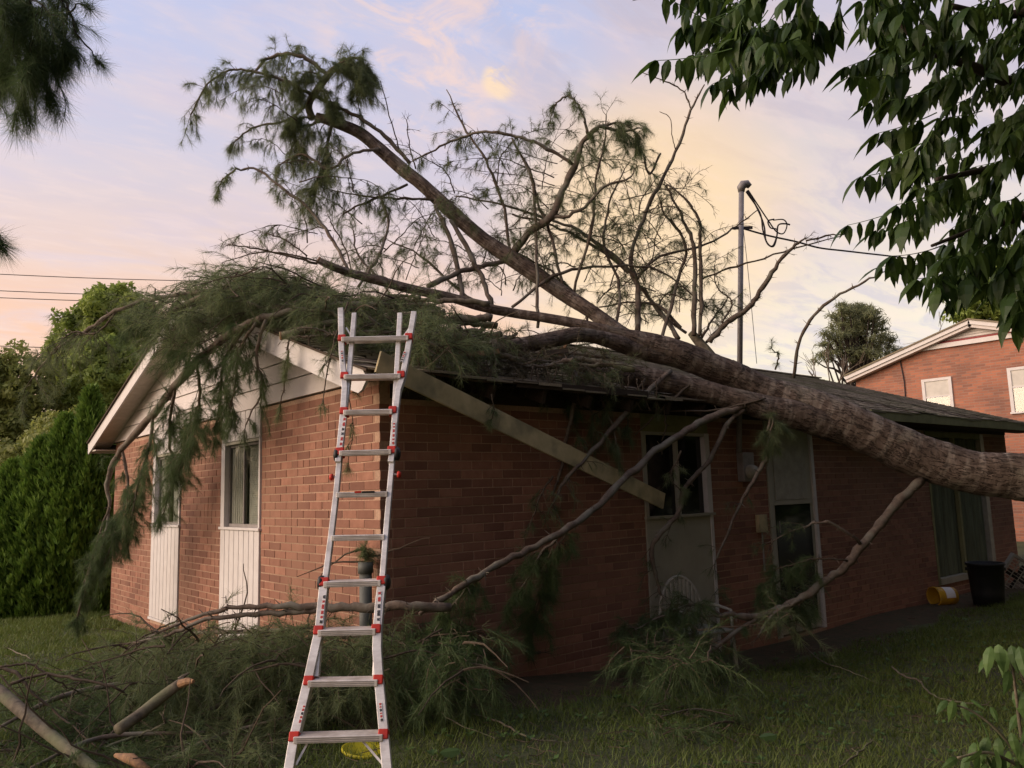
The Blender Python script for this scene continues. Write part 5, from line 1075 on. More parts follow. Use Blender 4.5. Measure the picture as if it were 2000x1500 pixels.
st = stem(None, [(548, 656, 7.2, 8), (575, 650, 7.2, 8.5), (610, 640, 7.25, 8), (650, 630, 7.3, 7), (700, 628, 7.4, 6)], 'cut_branch', S=14, mat='log'); setp(st, 'stubby cut branch with orange sawn end poking over the white gable board', 'branch')
disc(st, 547, 656, 7.195, .038, at(530, 657, 7.15)-at(560, 655, 7.2))
# broken red-brown splintered boards on the roof
for i, (u0, v0, u1, v1, d) in enumerate(((880, 684, 960, 676, 7.4), (895, 690, 945, 690, 7.3), (900, 678, 985, 684, 7.6), (930, 692, 975, 686, 7.5), (1060, 690, 1110, 684, 8.2))):
    a, b = at(u0, v0, d), at(u1, v1, d+.05); o = MB().beam(a, b, .05, .012, (0, .3, 1)).build('wood_splinter', MT['cut'] if i % 2 else MT['wood']); setp(o, ('dark splintered strip at the left of the red splinters', 'short orange splinter below the long one', 'dark upper strip of splintered wood right of the ladder', 'orange splinter at the right of the splinter pile', 'dark splinter beside the curved stem')[i]+' on the roof', 'wood splinter', 'wood splinters on the roof edge')

# lawn heap ------------------------------------------------------------
def dg(h0, h1):
    def f(u, v):
        h = random.uniform(h0, h1*min(1, max(.22, (1430-v)/170))) if u < 1000 else random.uniform(h0, h1); P = atg(u, v, h); d_ = float(proj(P)[2]); return max(d_, 5.45) if 540 < u < 800 else d_
    return f
def gpath(rows):
    """rows (u, v, height above lawn, radius m)"""
    return [tuple(atg(u, v, h))+(r,) for u, v, h, r in rows]
heap = [
 ('large cut pine branch heaped under the white window panels', [(220, 1290, .12, .008), (300, 1240, .25, .014), (420, 1235, .35, .02), (600, 1230, .4, .026)], [(210, 1290), (300, 1230), (520, 1215), (600, 1230), (560, 1330), (300, 1350)], 360, .42),
 ('dense green pine branch piled behind the ladder rungs', [(480, 1290, .2, .01), (600, 1250, .4, .02), (760, 1240, .45, .026)], [(500, 1240), (620, 1215), (760, 1230), (780, 1330), (620, 1380), (480, 1360)], 320, .42),
 ('pine branch leaning against the brick corner right of the ladder', [(760, 1290, .1, .02), (830, 1230, .4, .015), (930, 1200, .5, .008)], [(770, 1225), (860, 1190), (935, 1200), (950, 1290), (900, 1340), (770, 1360)], 300, .40),
 ('pine branch with dark drooping needles at the left lawn edge', [(0, 1420, .1, .012), (120, 1360, .2, .02), (260, 1330, .25, .015)], [(0, 1360), (120, 1310), (330, 1310), (330, 1400), (60, 1450)], 170, .24),
 ('flattened pine branch in front of the pale log', [(60, 1500, .05, .01), (200, 1440, .1, .016), (400, 1430, .1, .01)], [(0, 1420), (200, 1400), (400, 1400), (420, 1520), (0, 1520)], 190, .1),
 ('pine branch spread on the grass below the orange tipped stub', [(300, 1500, .05, .01), (420, 1440, .1, .014), (560, 1400, .15, .008)], [(320, 1380), (480, 1350), (590, 1390), (570, 1520), (320, 1520)], 260, .15),
 ('pine branch filling the hollow left of the ladder foot', [(380, 1400, .1, .02), (480, 1360, .2, .016), (600, 1370, .2, .01)], [(380, 1310), (560, 1300), (610, 1350), (590, 1420), (400, 1420)], 200, .32),
 ('small pine branch lying between the ladder rails', [(620, 1400, .05, .01), (690, 1370, .1, .01), (760, 1360, .1, .006)], [(610, 1340), (740, 1330), (850, 1360), (760, 1400), (620, 1430)], 110, .12),
 ('pine branch drooping at the brick wall foot with pale hanging twigs', [(840, 1200, .5, .014), (890, 1220, .45, .012), (940, 1270, .3, .006)], [(800, 1210), (930, 1200), (930, 1270), (900, 1350), (850, 1370), (790, 1320)], 110, .3),
 ('fluffy pine branch at the foot of the pale panel', [(1420, 1215, .2, .018), (1320, 1240, .25, .014), (1230, 1230, .25, .008)], [(1210, 1180), (1290, 1150), (1400, 1190), (1400, 1290), (1300, 1310), (1220, 1290)], 190, .34),
 ('pine branch hanging low in front of the storm door', [(1620, 1150, .5, .01), (1560, 1130, .6, .01), (1500, 1160, .5, .006)], [(1500, 1060), (1580, 1080), (1600, 1180), (1540, 1230), (1490, 1200)], 120, .5),
 ('low pine branch flat in the shaded grass on the right', [(1290, 1400, .05, .006), (1360, 1385, .08, .008), (1440, 1400, .05, .004)], [(1240, 1370), (1420, 1380), (1460, 1420), (1260, 1440)], 45, .06),
]
for lab, st_, poly, n, hh in heap:
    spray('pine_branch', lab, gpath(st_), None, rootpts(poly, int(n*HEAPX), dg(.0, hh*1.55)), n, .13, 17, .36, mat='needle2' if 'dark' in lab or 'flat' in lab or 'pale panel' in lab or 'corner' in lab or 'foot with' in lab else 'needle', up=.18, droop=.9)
# the long limb resting across the heap
o = limb(None, [(880, 1186, 6.1, 8), (800, 1184, 6.0, 9), (740, 1185, 6.0, 9), (680, 1187, 6.0, 8.5), (600, 1185, 6.0, 7), (520, 1184, 6.0, 5), (430, 1192, 6.0, 4), (350, 1218, 6.05, 3), (290, 1247, 6.1, 2), (240, 1292, 6.1, 1.3)], dict(FT, per_m=5), 'limb', name='fallen_limb', S=12)
setp(o, 'long bare limb resting on the branch heap from the brick corner to the left window', 'limb')
o = limb(None, [(640, 1190, 6.0, 6), (560, 1196, 6.0, 6), (480, 1200, 6.0, 5), (400, 1212, 6.0, 4), (330, 1240, 6.0, 3), (260, 1255, 6.1, 2)], dict(FT, per_m=5), 'limb', name='fallen_limb'); setp(o, 'thinner limb just below the long bare limb on the heap', 'limb')
# pale log at lower left, stub with orange end
lg = stem(None, [tuple(q) for q in [(-60, 1310, 5.6, 14), (0, 1352, 5.4, 13), (50, 1395, 5.2, 12.5), (110, 1445, 5.0, 12), (170, 1492, 4.8, 12), (215, 1530, 4.7, 11)]], 'pine_log', S=18, mat='log'); setp(lg, 'smooth pale pine log running off the lower left corner', 'log')
lg = stem(None, [(230, 1425, 5.0, 12), (270, 1398, 5.15, 12), (310, 1366, 5.25, 12), (345, 1340, 5.3, 11), (362, 1328, 5.33, 8)], 'broken_branch', S=16, mat='log'); setp(lg, 'broken branch stub pointing up with a bright orange split end', 'branch')
V, q, t = tube(np.array([at(352, 1336, 5.30), at(366, 1331, 5.27), at(378, 1331, 5.24)]), [.029, .026, .012], 10); npmesh('split_end', V, [q, t], MT['cut'], lg)
V, q, t = tube(np.array([at(350, 1328, 5.32), at(360, 1320, 5.34), at(370, 1314, 5.36)]), [.02, .012, .003], 6); npmesh('splinter', V, [q, t], MT['log'], lg)
V, q, t = tube(np.array([at(225, 1475, 4.75), at(255, 1482, 4.70), at(290, 1505, 4.60)]), [.012, .032, .02], 9); o = npmesh('split_root_wood', V, [q, t], MT['cut'], None, smooth_=True); setp(o, 'reddish split wood chunk at the bottom edge left of the ladder', 'wood chunk')
dryb = [
 ('dark arching bare branch over the pale log', [(20, 1335, .42, .012), (80, 1318, .45, .011), (160, 1328, .42, .010), (230, 1345, .35, .009), (270, 1385, .15, .006), (295, 1400, .05, .004)], 1),
 ('bare forked branch at the left picture edge', [(-20, 1304, .45, .014), (30, 1312, .42, .013), (60, 1350, .3, .010), (120, 1400, .15, .008), (200, 1470, .03, .004)], 1),
 ('long dry twig arch from left edge above the log', [(0, 1302, .5, .008), (60, 1298, .5, .008), (110, 1330, .38, .006), (170, 1360, .2, .005)], 1),
 ('thin bare shoot curving over the grass left of the heap', [(222, 1320, .1, .004), (245, 1270, .3, .006), (290, 1238, .4, .008), (340, 1215, .45, .010)], 1),
 ('pale peeled twig with hooked tip near the orange stub', [(195, 1462, .04, .010), (260, 1440, .08, .011), (300, 1425, .12, .010), (322, 1412, .16, .008), (318, 1402, .2, .005)], 0),
 ('curved brown branch crossing the heap left of the ladder', [(375, 1330, .2, .010), (420, 1312, .32, .013), (455, 1312, .32, .013), (500, 1330, .25, .010), (560, 1350, .12, .006)], 1),
 ('thin pale twig on heap centre', [(440, 1390, .12, .005), (455, 1350, .25, .006), (500, 1320, .36, .006)], 0),
 ('straight twig resting near the second ladder rung', [(550, 1412, .1, .006), (590, 1385, .2, .006), (620, 1350, .3, .005)], 0),
 ('pale stick pointing left of the ladder rails', [(520, 1256, .35, .006), (560, 1245, .42, .009), (580, 1234, .48, .008)], 0),
 ('short stick on the far left lawn', [(10, 1263, .03, .006), (35, 1275, .04, .008), (62, 1286, .02, .006)], 0),
 ('long pale stick in the grass right of the ladder', [(925, 1394, .04, .006), (980, 1412, .05, .007), (1030, 1440, .04, .006), (1090, 1450, .02, .004)], 0),
 ('thin crooked twig leaning in the grass beside the wall heap', [(815, 1335, .25, .004), (850, 1352, .2, .005), (870, 1400, .08, .005), (960, 1440, .02, .003)], 0),
 ('crooked pale branch in the shaded lawn near the sapling', [(1742, 1302, .12, .008), (1765, 1320, .10, .010), (1795, 1330, .08, .009), (1815, 1352, .06, .009), (1850, 1368, .05, .008), (1930, 1378, .05, .006)], 0),
 ('slender twig reaching out from the broken limb onto the lawn', [(1560, 1250, .15, .006), (1600, 1288, .1, .006), (1650, 1308, .06, .006), (1712, 1332, .03, .005)], 0),
 ('small upright twig in the dark grass bottom centre right', [(1640, 1500, .03, .006), (1660, 1485, .05, .006), (1700, 1450, .1, .005)], 0),
 ('dark fallen branch with pale end at the foot of the brick wall', [(950, 1240, .35, .012), (985, 1258, .3, .014), (1020, 1272, .25, .013), (1056, 1274, .25, .012)], 1)]
for lab, rows, dk in dryb:
    P = smoothpath(gpath(rows), 6); P[:, :3] += rng.normal(0, .004, (len(P), 3))
    V, q, t = tube(P[:, :3], P[:, 3], 6); tv, tq, _, _ = _old(P, '', **dict(FT, per_m=10 if dk else 4, L0=.28 if dk else .12, tuft=(1.0,), nn=1, start=.15)); b = len(V)
    setp(npmesh('dry_branch', np.vstack([V, tv]), [np.vstack([q, tq+b]), t], MT['twig' if dk else 'log'], None, smooth_=True), lab, 'dry branch')

# ------------------------------------------------------------------ lawn objects
def bucket():
    c = onp(1840, 1163, 2, -.2); g = float(gz(c[0], c[1])); c = atg(1842, 1184, 0); rgt = R @ np.array([1., 0, 0]); rgt[2] = 0; rgt = unit(rgt); ax = unit(rgt+np.array(unit(CAM-c)*[1, 1, 0])*-.25)
    r1, r0 = .150, .130; o0 = c-ax*.16+np.array([0, 0, r1+.005])
    e = empty('bucket', c, 'yellow plastic bucket lying on its side by the patio door', 'bucket')
    MB().lathe(o0, ax, [(r1*.93, .03), (r1*.95, .0), (r1+.006, -.002), (r1+.008, .03), (r1, .05), (r1-.004, .06), (r0+.01, .22), (r0, .36), (.0, .362)], 28).build('pail', MT['yellow'], e, smooth_=True)
    MB().lathe(o0, ax, [(r1*.93, .03), (r0*.95, .33), (0, .34)], 28).build('inner_wall', MT['yellow'], e, smooth_=True)
    u = np.array([0, 0, 1.]); f = np.cross(ax, u); f = f if f.dot(CAM-c) > 0 else -f; V = []
    for i in range(9):
        a = math.radians(-5+11*i); dr = u*math.sin(a)+f*math.cos(a)
        for h, rr_ in ((.13, r1-.003), (.30, r0+.008)): V.append(o0+ax*h+dr*rr_)
    npmesh('paper_label', V, [[(2*i, 2*i+2, 2*i+3, 2*i+1) for i in range(8)]], MT['sticker'], e)
    P = [o0+ax*.03+(f*math.cos(a)+(-ax*.35-u*.9)*math.sin(a)*.9)*(r1+.01) for a in np.linspace(0, math.pi, 12)]
    MB().tube(P, .003, 5).build('wire_handle', MT['grey'], e)
bucket()
def trash_bin():
    c = atg(1932, 1182, 0); e = empty('trash_bin', c, 'black plastic bin standing in front of the patio door', 'bin'); r1, r0, h = .27, .215, .66
    MB().lathe(c, (0, 0, 1), [(0, .0), (r0, 0), (r0+.02, .2), (r1-.01, h-.04), (r1+.012, h-.035), (r1+.012, h), (r1-.012, h), (r0, .03), (0, .03)], 28).build('body', MT['bin'], e, smooth_=True)
    for s in (-1, 1):
        d = (R @ np.array([1., 0, 0]))*s; MB().obox(c+d*(r1+.015)+np.array([0, 0, h-.1]), d*.012, np.array([0, 0, .025]), np.cross(d, [0, 0, 1])*.05).build('handle', MT['bin'], e, bevel=.004)
trash_bin()
def grille():
    c = onp(1988, 1128, 1, -.45); e = empty('box_fan', c-np.array([0, 0, .3]), 'white slotted plastic box fan leaning beside the black bin', 'fan')
    rg = R @ np.array([1., 0, 0]); upv = R @ np.array([0, 1., 0]); a = math.radians(-33); x = rg*math.cos(a)+upv*math.sin(a); y = -rg*math.sin(a)+upv*math.cos(a); n = np.cross(x, y); w = .30
    fr = MB()
    for s in (-1, 1): fr.obox(c+y*w*s, x*(w+.02), y*.02, n*.05); fr.obox(c+x*w*s, y*(w-.021), x*.02, n*.05)
    fr.build('frame', MT['plasticw'], e)
    for k in range(-4, 5):
        MB().obox(c+y*k*.06+n*.045, x*(w-.021), y*.006, n*.004).build('slat', MT['plasticw'], e)
    for k in (-1, 0, 1): MB().obox(c+x*k*.15+n*.038, y*(w-.021), x*.010, n*.003).build('rib', MT['plasticw'], e)
    MB().lathe(c, n, [(.05, -.02), (.05, .03), (0, .032)], 16).build('hub', MT['black'], e)
    for k in range(4):
        b = k*math.pi/2; d = x*math.cos(b)+y*math.sin(b); MB().obox(c+d*.14, d*.09, unit(np.cross(d, n))*.05+n*.015, n*.003).build('blade', MT['black'], e)
grille()
def chair():
    # plastic garden chair with an arched slatted back, facing left along the wall
    c = onp(1362, 1240, 1, -.45); g = float(gz(c[0], c[1])); c[2] = g; e = empty('garden_chair', c, 'white plastic garden chair with arched slatted back half buried in pine needles', 'chair')
    rg = unit(np.array([.985, -.17, 0])); bk = unit(np.array([.17, .985, 0])); up_ = np.array([0, 0, 1.])
    def at_(a, b, h): return c+rg*a+bk*b+up_*h
    zt = onp(1325, 1131, 1, -.35)[2]-g
    arch = [at_(.30*math.cos(t), .22+.04*math.sin(t), .52+(zt-.52)*math.sin(t)) for t in np.linspace(0, math.pi, 17)]
    MB().tube(arch, .020, 8).build('back_rail', MT['plasticw'], e, smooth_=True)
    for k in range(-4, 5):
        a = k*.058; top = .52+(zt-.54)*math.sqrt(max(0, 1-(a/.30)**2)); MB().obox(at_(a, .23, (.46+top)/2), rg*.017, bk*.006, up_*(top-.46)/2).build('back_slat', MT['plasticw'], e, bevel=.003)
    MB().obox(at_(0, -.02, .43), rg*.27, bk*.25, up_*.015).build('seat', MT['plasticw'], e, bevel=.01)
    for a in (-.25, .25):
        for b in (-.24, .22): MB().beam(at_(a*1.08, b*1.1, 0), at_(a, b, .43), .045, .03, rg).build('leg', MT['plasticw'], e)
        MB().tube([at_(a*1.1, .24, .66), at_(a*1.15, .0, .66), at_(a*1.12, -.22, .63), at_(a*1.05, -.25, .44)], .018, 8).build('armrest', MT['plasticw'], e, smooth_=True)
chair()
c = atg(712, 1462, .03); o = MB().lathe(c-np.array([0, 0, .02]), (.05, -.10, 1), [(.0, .0), (.142, 0), (.150, .012), (.150, .022), (.142, .026), (.135, .018), (0, .018)], 30).build('plastic_disc', MT['lid'], None, smooth_=True); setp(o, 'round yellow plastic disc lying on the grass behind the lowest ladder rung', 'disc')
def drain():
    c = onp(714, 1100, 0, -.10); x, y = c[0], c[1]; g = float(gz(x, y)); e = empty('standpipe', (x, y, g), 'dark grey green standpipe with pine sprig beside the brick corner', 'pipe'); ztop = c[2]
    MB().tube([(x, y, g-.1), (x, y, ztop)], .052, 16).build('pipe', MT['pipe'], e, smooth_=True); MB().tube([(x, y, ztop-.08), (x, y, ztop+.01)], .063, 16).build('collar', MT['pipe'], e, smooth_=True)
    q = onp(714, 1075, 0, -.10)
    s = spray('pine_sprig', 'small pine sprig sticking out of the standpipe top', [(x, y, ztop-.1, .006), (x, y, ztop+.06, .005), (x-.01, y, ztop+.14, .003)], None, [(x, y, ztop+random.uniform(0, .12)) for _ in range(16)], 16, .09, 14, .08, up=1.2, cat='sprig')
drain()
for i, (u, v) in enumerate(((880, 1470), (1905, 1395), (1500, 1440))):
    c = atg(u, v, .05); n = unit(np.array([-.2, -.5, .8])); 
    tp = [(-1, 0), (-.6, .35), (0, .5), (.6, .3), (1, 0), (.6, -.3), (0, -.45), (-.6, -.3)]; a1 = unit(np.cross(n, [0, 0, 1.])); a2 = np.cross(n, a1)
    MB().prism([c+a1*x*.07+a2*y*.08+n*.01*x*x for x, y in tp], n*.001).build('fallen_leaf', MT['leaf2'])
    setp(bpy.data.objects[-1] if False else COL.objects[-1], ('pale green fallen leaf on the grass near the ladder', 'fallen leaf in the grass beside the sapling', 'fallen leaf in the dark lawn centre right')[i], 'leaf')

# ------------------------------------------------------------------ broad leaves (near tree, sapling)
LV = np.array([(0, 0, 0), (.10, .17, .004), (.10, -.17, .004), (.32, .27, .0), (.32, -.27, .0), (.60, .22, -.02), (.60, -.22, -.02), (.82, .09, -.05), (.82, -.09, -.05), (1, 0, -.09), (.32, 0, .045), (.60, 0, .03), (.10, 0, .02), (.82, 0, -.03)])
LT = np.array([(0, 2, 12), (0, 12, 1), (12, 2, 4), (12, 4, 10), (1, 12, 10), (1, 10, 3), (10, 4, 6), (10, 6, 11), (3, 10, 11), (3, 11, 5), (11, 6, 8), (11, 8, 13), (5, 11, 13), (5, 13, 7), (13, 8, 9), (7, 13, 9)])
def leafmesh(curl, wid, mat):
    V = LV.copy(); V[:, 1] *= wid; V[:, 2] -= curl*V[:, 0]**2
    me = bpy.data.meshes.new('leaf'); me.from_pydata([tuple(v) for v in V], [], [tuple(t) for t in LT]); me.materials.append(MT[mat]); return me, V
def leafmat(p, d, up, s):
    d = unit(d); y = unit(np.cross(up, d)); z_ = np.cross(d, y); return np.stack([d*s, y*s, z_*s], 1), p
def leafy_thing(root, leaves, mat, nobj=300):
    """leaves: list (pos, dir, up, size); the nobj largest in the picture become parts, the rest one joined part"""
    tm = [leafmesh(c, w, mat) for c, w in ((.05, .72), (.18, .66), (.3, .80), (-.05, .62))]
    def key(l):
        u, v, d = proj(l[0]); return -(l[3]/d if d > .3 and -60 < u < 2060 and -60 < v < 1560 else 0)
    leaves = sorted(leaves, key=key); V = []; T = []; b = 0; tv = tuple(float(q) for q in root.location)
    for i, (p, d, up_, s) in enumerate(leaves):
        k = random.randrange(4); A, c = leafmat(p, d, up_, s)
        if i < nobj:
            o = bpy.data.objects.new('leaf', tm[k][0]); COL.objects.link(o); o.parent = root
            m = Matrix([[A[0, 0], A[0, 1], A[0, 2], c[0]-tv[0]], [A[1, 0], A[1, 1], A[1, 2], c[1]-tv[1]], [A[2, 0], A[2, 1], A[2, 2], c[2]-tv[2]], [0, 0, 0, 1]]); o.matrix_local = m
        else:
            V.append(tm[k][1] @ A.T+c); T.append(LT+b); b += len(LV)
    if V: setp(npmesh('foliage', np.concatenate(V), [np.concatenate(T)], MT[mat], root), kind='stuff')
def rachis(A, B, n, s, leaves, sticks_, sagk=.10):
    A = np.array(A); B = np.array(B); t = unit(B-A); L_ = np.linalg.norm(B-A); side = unit(np.cross(t, [0, 0, 1.])+rng.normal(0, .25, 3)); P = []
    for k in range(9):
        f = k/8; P.append(A+(B-A)*f-np.array([0, 0, sagk*L_*(f*f-f)*-1.5]))
    P = np.array(P); sticks_.append(P)
    for k in range(1, n+1):
        f = .12+.88*k/n; i = min(int(f*8), 7); p = P[i]*(1-(f*8-i))+P[i+1]*(f*8-i); tt = unit(P[i+1]-P[i])
        for sg in (-1, 1):
            d = unit(side*sg*random.uniform(.25, .75)+tt*.35+np.array([0, 0, -random.uniform(.7, 1.7)])+rng.normal(0, .17, 3))
            leaves.append((p, d, unit(np.cross(d, tt)*sg+rng.normal(0, .35, 3)+np.array([0, 0, .4])), s*random.uniform(.55, 1.2)*(1-.25*f)))
    leaves.append((P[-1], unit(tt+np.array([0, 0, -.5])), np.array([0, 0, 1.]), s))
tb = CAM+R @ np.array([5.2, 0, -1.0]); tb[2] = float(gz(tb[0], tb[1]))
tree = empty('broadleaf_tree', tb, 'dark leafy tree overhanging the top right corner with pointed drooping leaflets', 'tree')
leaves = []; rs = []
edge = [((1420, 55), (1300, -8)), ((1440, 10), (1330, -25)), ((1430, 20), (1335, 52)), ((1430, 95), (1285, 118)), ((1460, 120), (1390, 165)), ((1510, 110), (1430, 175)), ((1550, 90), (1480, 150)), ((1590, 80), (1545, 140)), ((1600, 30), (1585, 110)), ((1560, -30), (1600, 40)), ((1650, -40), (1625, 55)), ((1720, -60), (1700, -5)), ((1500, 20), (1440, 90)), ((1540, 20), (1520, 100)), ((1480, -20), (1400, 40)), ((1560, 0), (1560, 80)),
 ((1780, 10), (1690, 50)), ((1740, 90), (1655, 130)), ((1800, 130), (1660, 150)), ((1780, 170), (1700, 200)), ((1830, 220), (1715, 260)), ((1800, 280), (1730, 310)), ((1810, 310), (1680, 345)), ((1820, 380), (1655, 440)), ((1800, 420), (1710, 450)), ((1850, 400), (1780, 440)), ((1840, 480), (1740, 500)), ((1860, 500), (1720, 520)), ((1880, 520), (1790, 545)), ((1900, 520), (1840, 555)), ((1910, 440), (1880, 500)), ((2000, 500), (1990, 600)), ((1980, 560), (1985, 630)), ((1930, 400), (1900, 460)), ((1880, 330), (1790, 370)), ((1860, 360), (1750, 400)), ((1760, 40), (1740, 110)), ((1830, 60), (1740, 80)), ((1850, 520), (1830, 560)), ((1700, 30), (1725, 90))]
for (a, b) in edge:
    d = random.uniform(2.7, 3.3); rachis(at(a[0], a[1], d), at(b[0], b[1], d+random.uniform(-.15, .1)), random.choice((5, 6)), .122, leaves, rs)
polyA = [(1440, -90), (1600, -90), (1610, 30), (1570, 90), (1440, 90)]; polyB = [(1780, -90), (2140, -90), (2140, 480), (1900, 450), (1850, 390), (1830, 300), (1790, 200), (1770, 80)]
polyC = [(1880, 440), (2100, 440), (2100, 560), (1970, 520), (1870, 500)]
for poly, n in ((polyA, 38), (polyB, 135), (polyC, 22)):
    for _ in range(n):
        u, v = pick(poly); d = random.uniform(2.7, 4.0); rachis(at(u, v, d), at(u-random.uniform(10, 110), v+random.uniform(10, 90), d+random.uniform(-.2, .2)), 6, .120, leaves, rs)
A = np.stack(rs); tv, tq = tubes_np(A, np.linspace(.0028, .0014, 9)[None].repeat(len(A), 0)); setp(npmesh('leaf_stalks', tv, [tq], MT['leaf2'], tree), kind='stuff')
leafy_thing(tree, leaves, 'leaf', 300)
P = smoothpath([tuple(tb+np.array([0, 0, -.2]))+(.24,), tuple(tb+np.array([.1, .1, 1.5]))+(.2,), tuple(tb+np.array([.0, .4, 3.2]))+(.17,), tuple(tb+np.array([.3, .6, 5.0]))+(.12,)], 6)
MB().tube(P[:, :3], P[:, 3], 14).build('trunk', MT['darkbark'], tree, smooth_=True)
for pts in ([(2400, 100, 3.6, 60), (2150, 200, 3.5, 26), (2000, 170, 3.4, 13), (1900, 130, 3.3, 9), (1800, 90, 3.2, 6), (1700, -20, 3.1, 4), (1560, -30, 3, 3), (1450, 20, 3, 2)], [(2200, 210, 3.5, 20), (2050, 300, 3.4, 10), (1930, 330, 3.3, 7), (1830, 350, 3.2, 4)], [(2150, 330, 3.5, 16), (2000, 420, 3.4, 8), (1900, 450, 3.3, 5), (1820, 480, 3.2, 3)], [(2100, 0, 3.5, 14), (1960, 30, 3.5, 8), (1850, 10, 3.4, 5)]):
    P = path3(pts, 6); MB().tube(P[:, :3], P[:, 3], 8).build('limb', MT['darkbark'], tree, smooth_=True)
# unseen rest of this tree's crown, and added unseen trees, shading the long wall
def outside_frame(P, m=90):
    u, v, d = proj(P); return (d < .3) | (u < -m) | (u > 2000+m) | (v < -m) | (v > 1500+m)
def blob_leaves(centres, n, size, mat, root, name='foliage', flat=1.0, keepout=False, S=4, updir=None, shell=.55, name_kind='stuff'):
    """leaf-sized faces spread through several rounded clumps; centres rows (x,y,z,rx,ry,rz,weight)"""
    C_ = np.array(centres, float); w = C_[:, 6]/C_[:, 6].sum(); idx = rng.choice(len(C_), n, p=w)
    d = unit(rng.normal(0, 1, (n, 3))); rr_ = rng.uniform(shell, 1.0, n)**.6
    lump = 1+.18*np.sin(d[:, 0]*7+idx)+.16*np.sin(d[:, 1]*9+idx*2)+.16*np.sin(d[:, 2]*8+idx*3)
    P = C_[idx, :3]+d*C_[idx, 3:6]*(rr_*lump)[:, None]
    if keepout: k = outside_frame(P); P = P[k]; d = d[k]; n = len(P)
    nrm = unit(d+rng.normal(0, .8, (n, 3)))
    a = unit(np.cross(nrm, rng.normal(0, 1, (n, 3))) if updir is None else np.asarray(updir)+d*.6+rng.normal(0, .25, (n, 3))); b = unit(np.cross(nrm, a)); s = size*rng.uniform(.6, 1.3, (n, 1))
    if S == 4:
        V = np.stack([P-a*s, P+b*s*.5*flat, P+a*s, P-b*s*.5*flat], 1).reshape(-1, 3); F_ = np.arange(len(V)).reshape(-1, 4)
    else:
        V = np.stack([P-b*s*.3*flat, P+b*s*.3*flat, P+a*s*1.6], 1).reshape(-1, 3); F_ = np.arange(len(V)).reshape(-1, 3)
    return setp(npmesh(name, V, [F_], MT[mat], root), kind='stuff')
crown = [(tb[0]+1, tb[1]+1.5, 6.5, 4.5, 4.0, 2.6, 3), (tb[0]-1.5, tb[1]-1.5, 6.0, 3.5, 3.5, 2.5, 2), (tb[0]+4, tb[1]+2, 5.5, 3.5, 3.5, 2.6, 3)]
blob_leaves(crown, 42000, .17, 'canopy', tree, name='crown', keepout=True, shell=.2)
for i, (x, y, h, r_) in enumerate(((6.0, -8.2, 5.0, 4.0), (11.5, -7.2, 4.8, 4.2), (17.5, -6.0, 4.8, 4.0), (2.0, -12.0, 5.5, 4.6), (-3.5, -13, 5.5, 4.4))):  # unseen trees, placed and thickened to darken the long wall
    zb = float(gz(x, y)); t_ = empty('unseen_tree', (x, y, zb), ('first unseen tree added beyond the right edge beside the leafy branches', 'second tree added out of view right of the lawn', 'third tree added out of view beyond the patio end', 'added unseen tree at the right rear of the camera', 'added unseen tree straight behind the camera', 'added unseen tree at the left rear of the camera')[i], 'tree')
    MB().tube([(x, y, zb-.1), (x+.1, y, h*.4), (x, y+.1, h*.75)], [.22, .17, .08], 12).build('trunk', MT['darkbark'], t_, smooth_=True)
    blob_leaves([(x, y, h, r_, r_, r_*.75, 3), (x+r_*.4, y+.5, h*.75, r_*.7, r_*.7, r_*.6, 2), (x-r_*.5, y-.3, h*.62, r_*.6, r_*.6, r_*.6, 2)], 22000, .22, 'canopy', t_, name='crown', keepout=True, shell=.15)

# sapling at lower right
sb = atg(2010, 1560, 0); sap = empty('sapling', sb, 'young broadleaf sapling with pale green leaves in the lower right corner', 'sapling')
lv = []; stk = []
for pts in ([(2040, 1560, 3.9, 5), (2000, 1460, 3.85, 4), (1985, 1360, 3.8, 3), (1975, 1275, 3.8, 2)], [(2030, 1540, 3.9, 4), (1960, 1440, 3.8, 3), (1900, 1390, 3.8, 2), (1845, 1372, 3.8, 1.5)], [(2000, 1500, 3.8, 4), (1930, 1470, 3.75, 3), (1870, 1480, 3.7, 2)], [(2040, 1400, 3.9, 4), (2000, 1330, 3.8, 3), (1990, 1290, 3.8, 2)]):
    P = path3(pts, 5); MB().tube(P[:, :3], P[:, 3], 6).build('stem', MT['log'], sap, smooth_=True)
for (u, v, s, du, dv) in [(1935, 1262, .17, -10, 50), (1950, 1258, .18, 5, 60), (1975, 1260, .16, 12, 50), (1990, 1262, .19, 15, 60), (1962, 1268, .17, -5, 60), (1850, 1368, .10, -25, 25), (1862, 1368, .12, -5, 50), (1880, 1370, .12, 12, 50), (1895, 1366, .11, 30, 20), (1985, 1345, .16, 10, 45), (2000, 1350, .17, 15, 60), (1930, 1440, .15, -20, 55), (1950, 1440, .16, 0, 60), (1975, 1430, .16, 15, 60), (1905, 1450, .14, -25, 50), (1990, 1450, .17, 5, 60), (1890, 1475, .14, -15, 55), (1960, 1480, .16, -5, 50), (2000, 1420, .15, 5, 60), (1935, 1380, .1, 15, 30), (1870, 1480, .12, -30, 20), (1990, 1395, .13, -20, 30), (1925, 1285, .12, -20, 40), (1970, 1310, .13, 0, 50)]:
    d0 = random.uniform(3.65, 3.9); p = at(u, v, d0); d = at(u+du, v+dv, d0-.05)-p; lv.append((p, d, unit(CAM-p)+rng.normal(0, .35, 3)+np.array([0, 0, .6]), s*random.uniform(.68, .95)))
lv += [(at(random.uniform(1880, 2030), random.uniform(1400, 1540), random.uniform(3.7, 4.2)), np.array([random.uniform(-1, 1), random.uniform(-1, 1), -1.1]), np.array([random.uniform(-1, 1), -1, .8]), random.uniform(.09, .14)) for _ in range(46)]
leafy_thing(sap, lv, 'leaf2', 300)

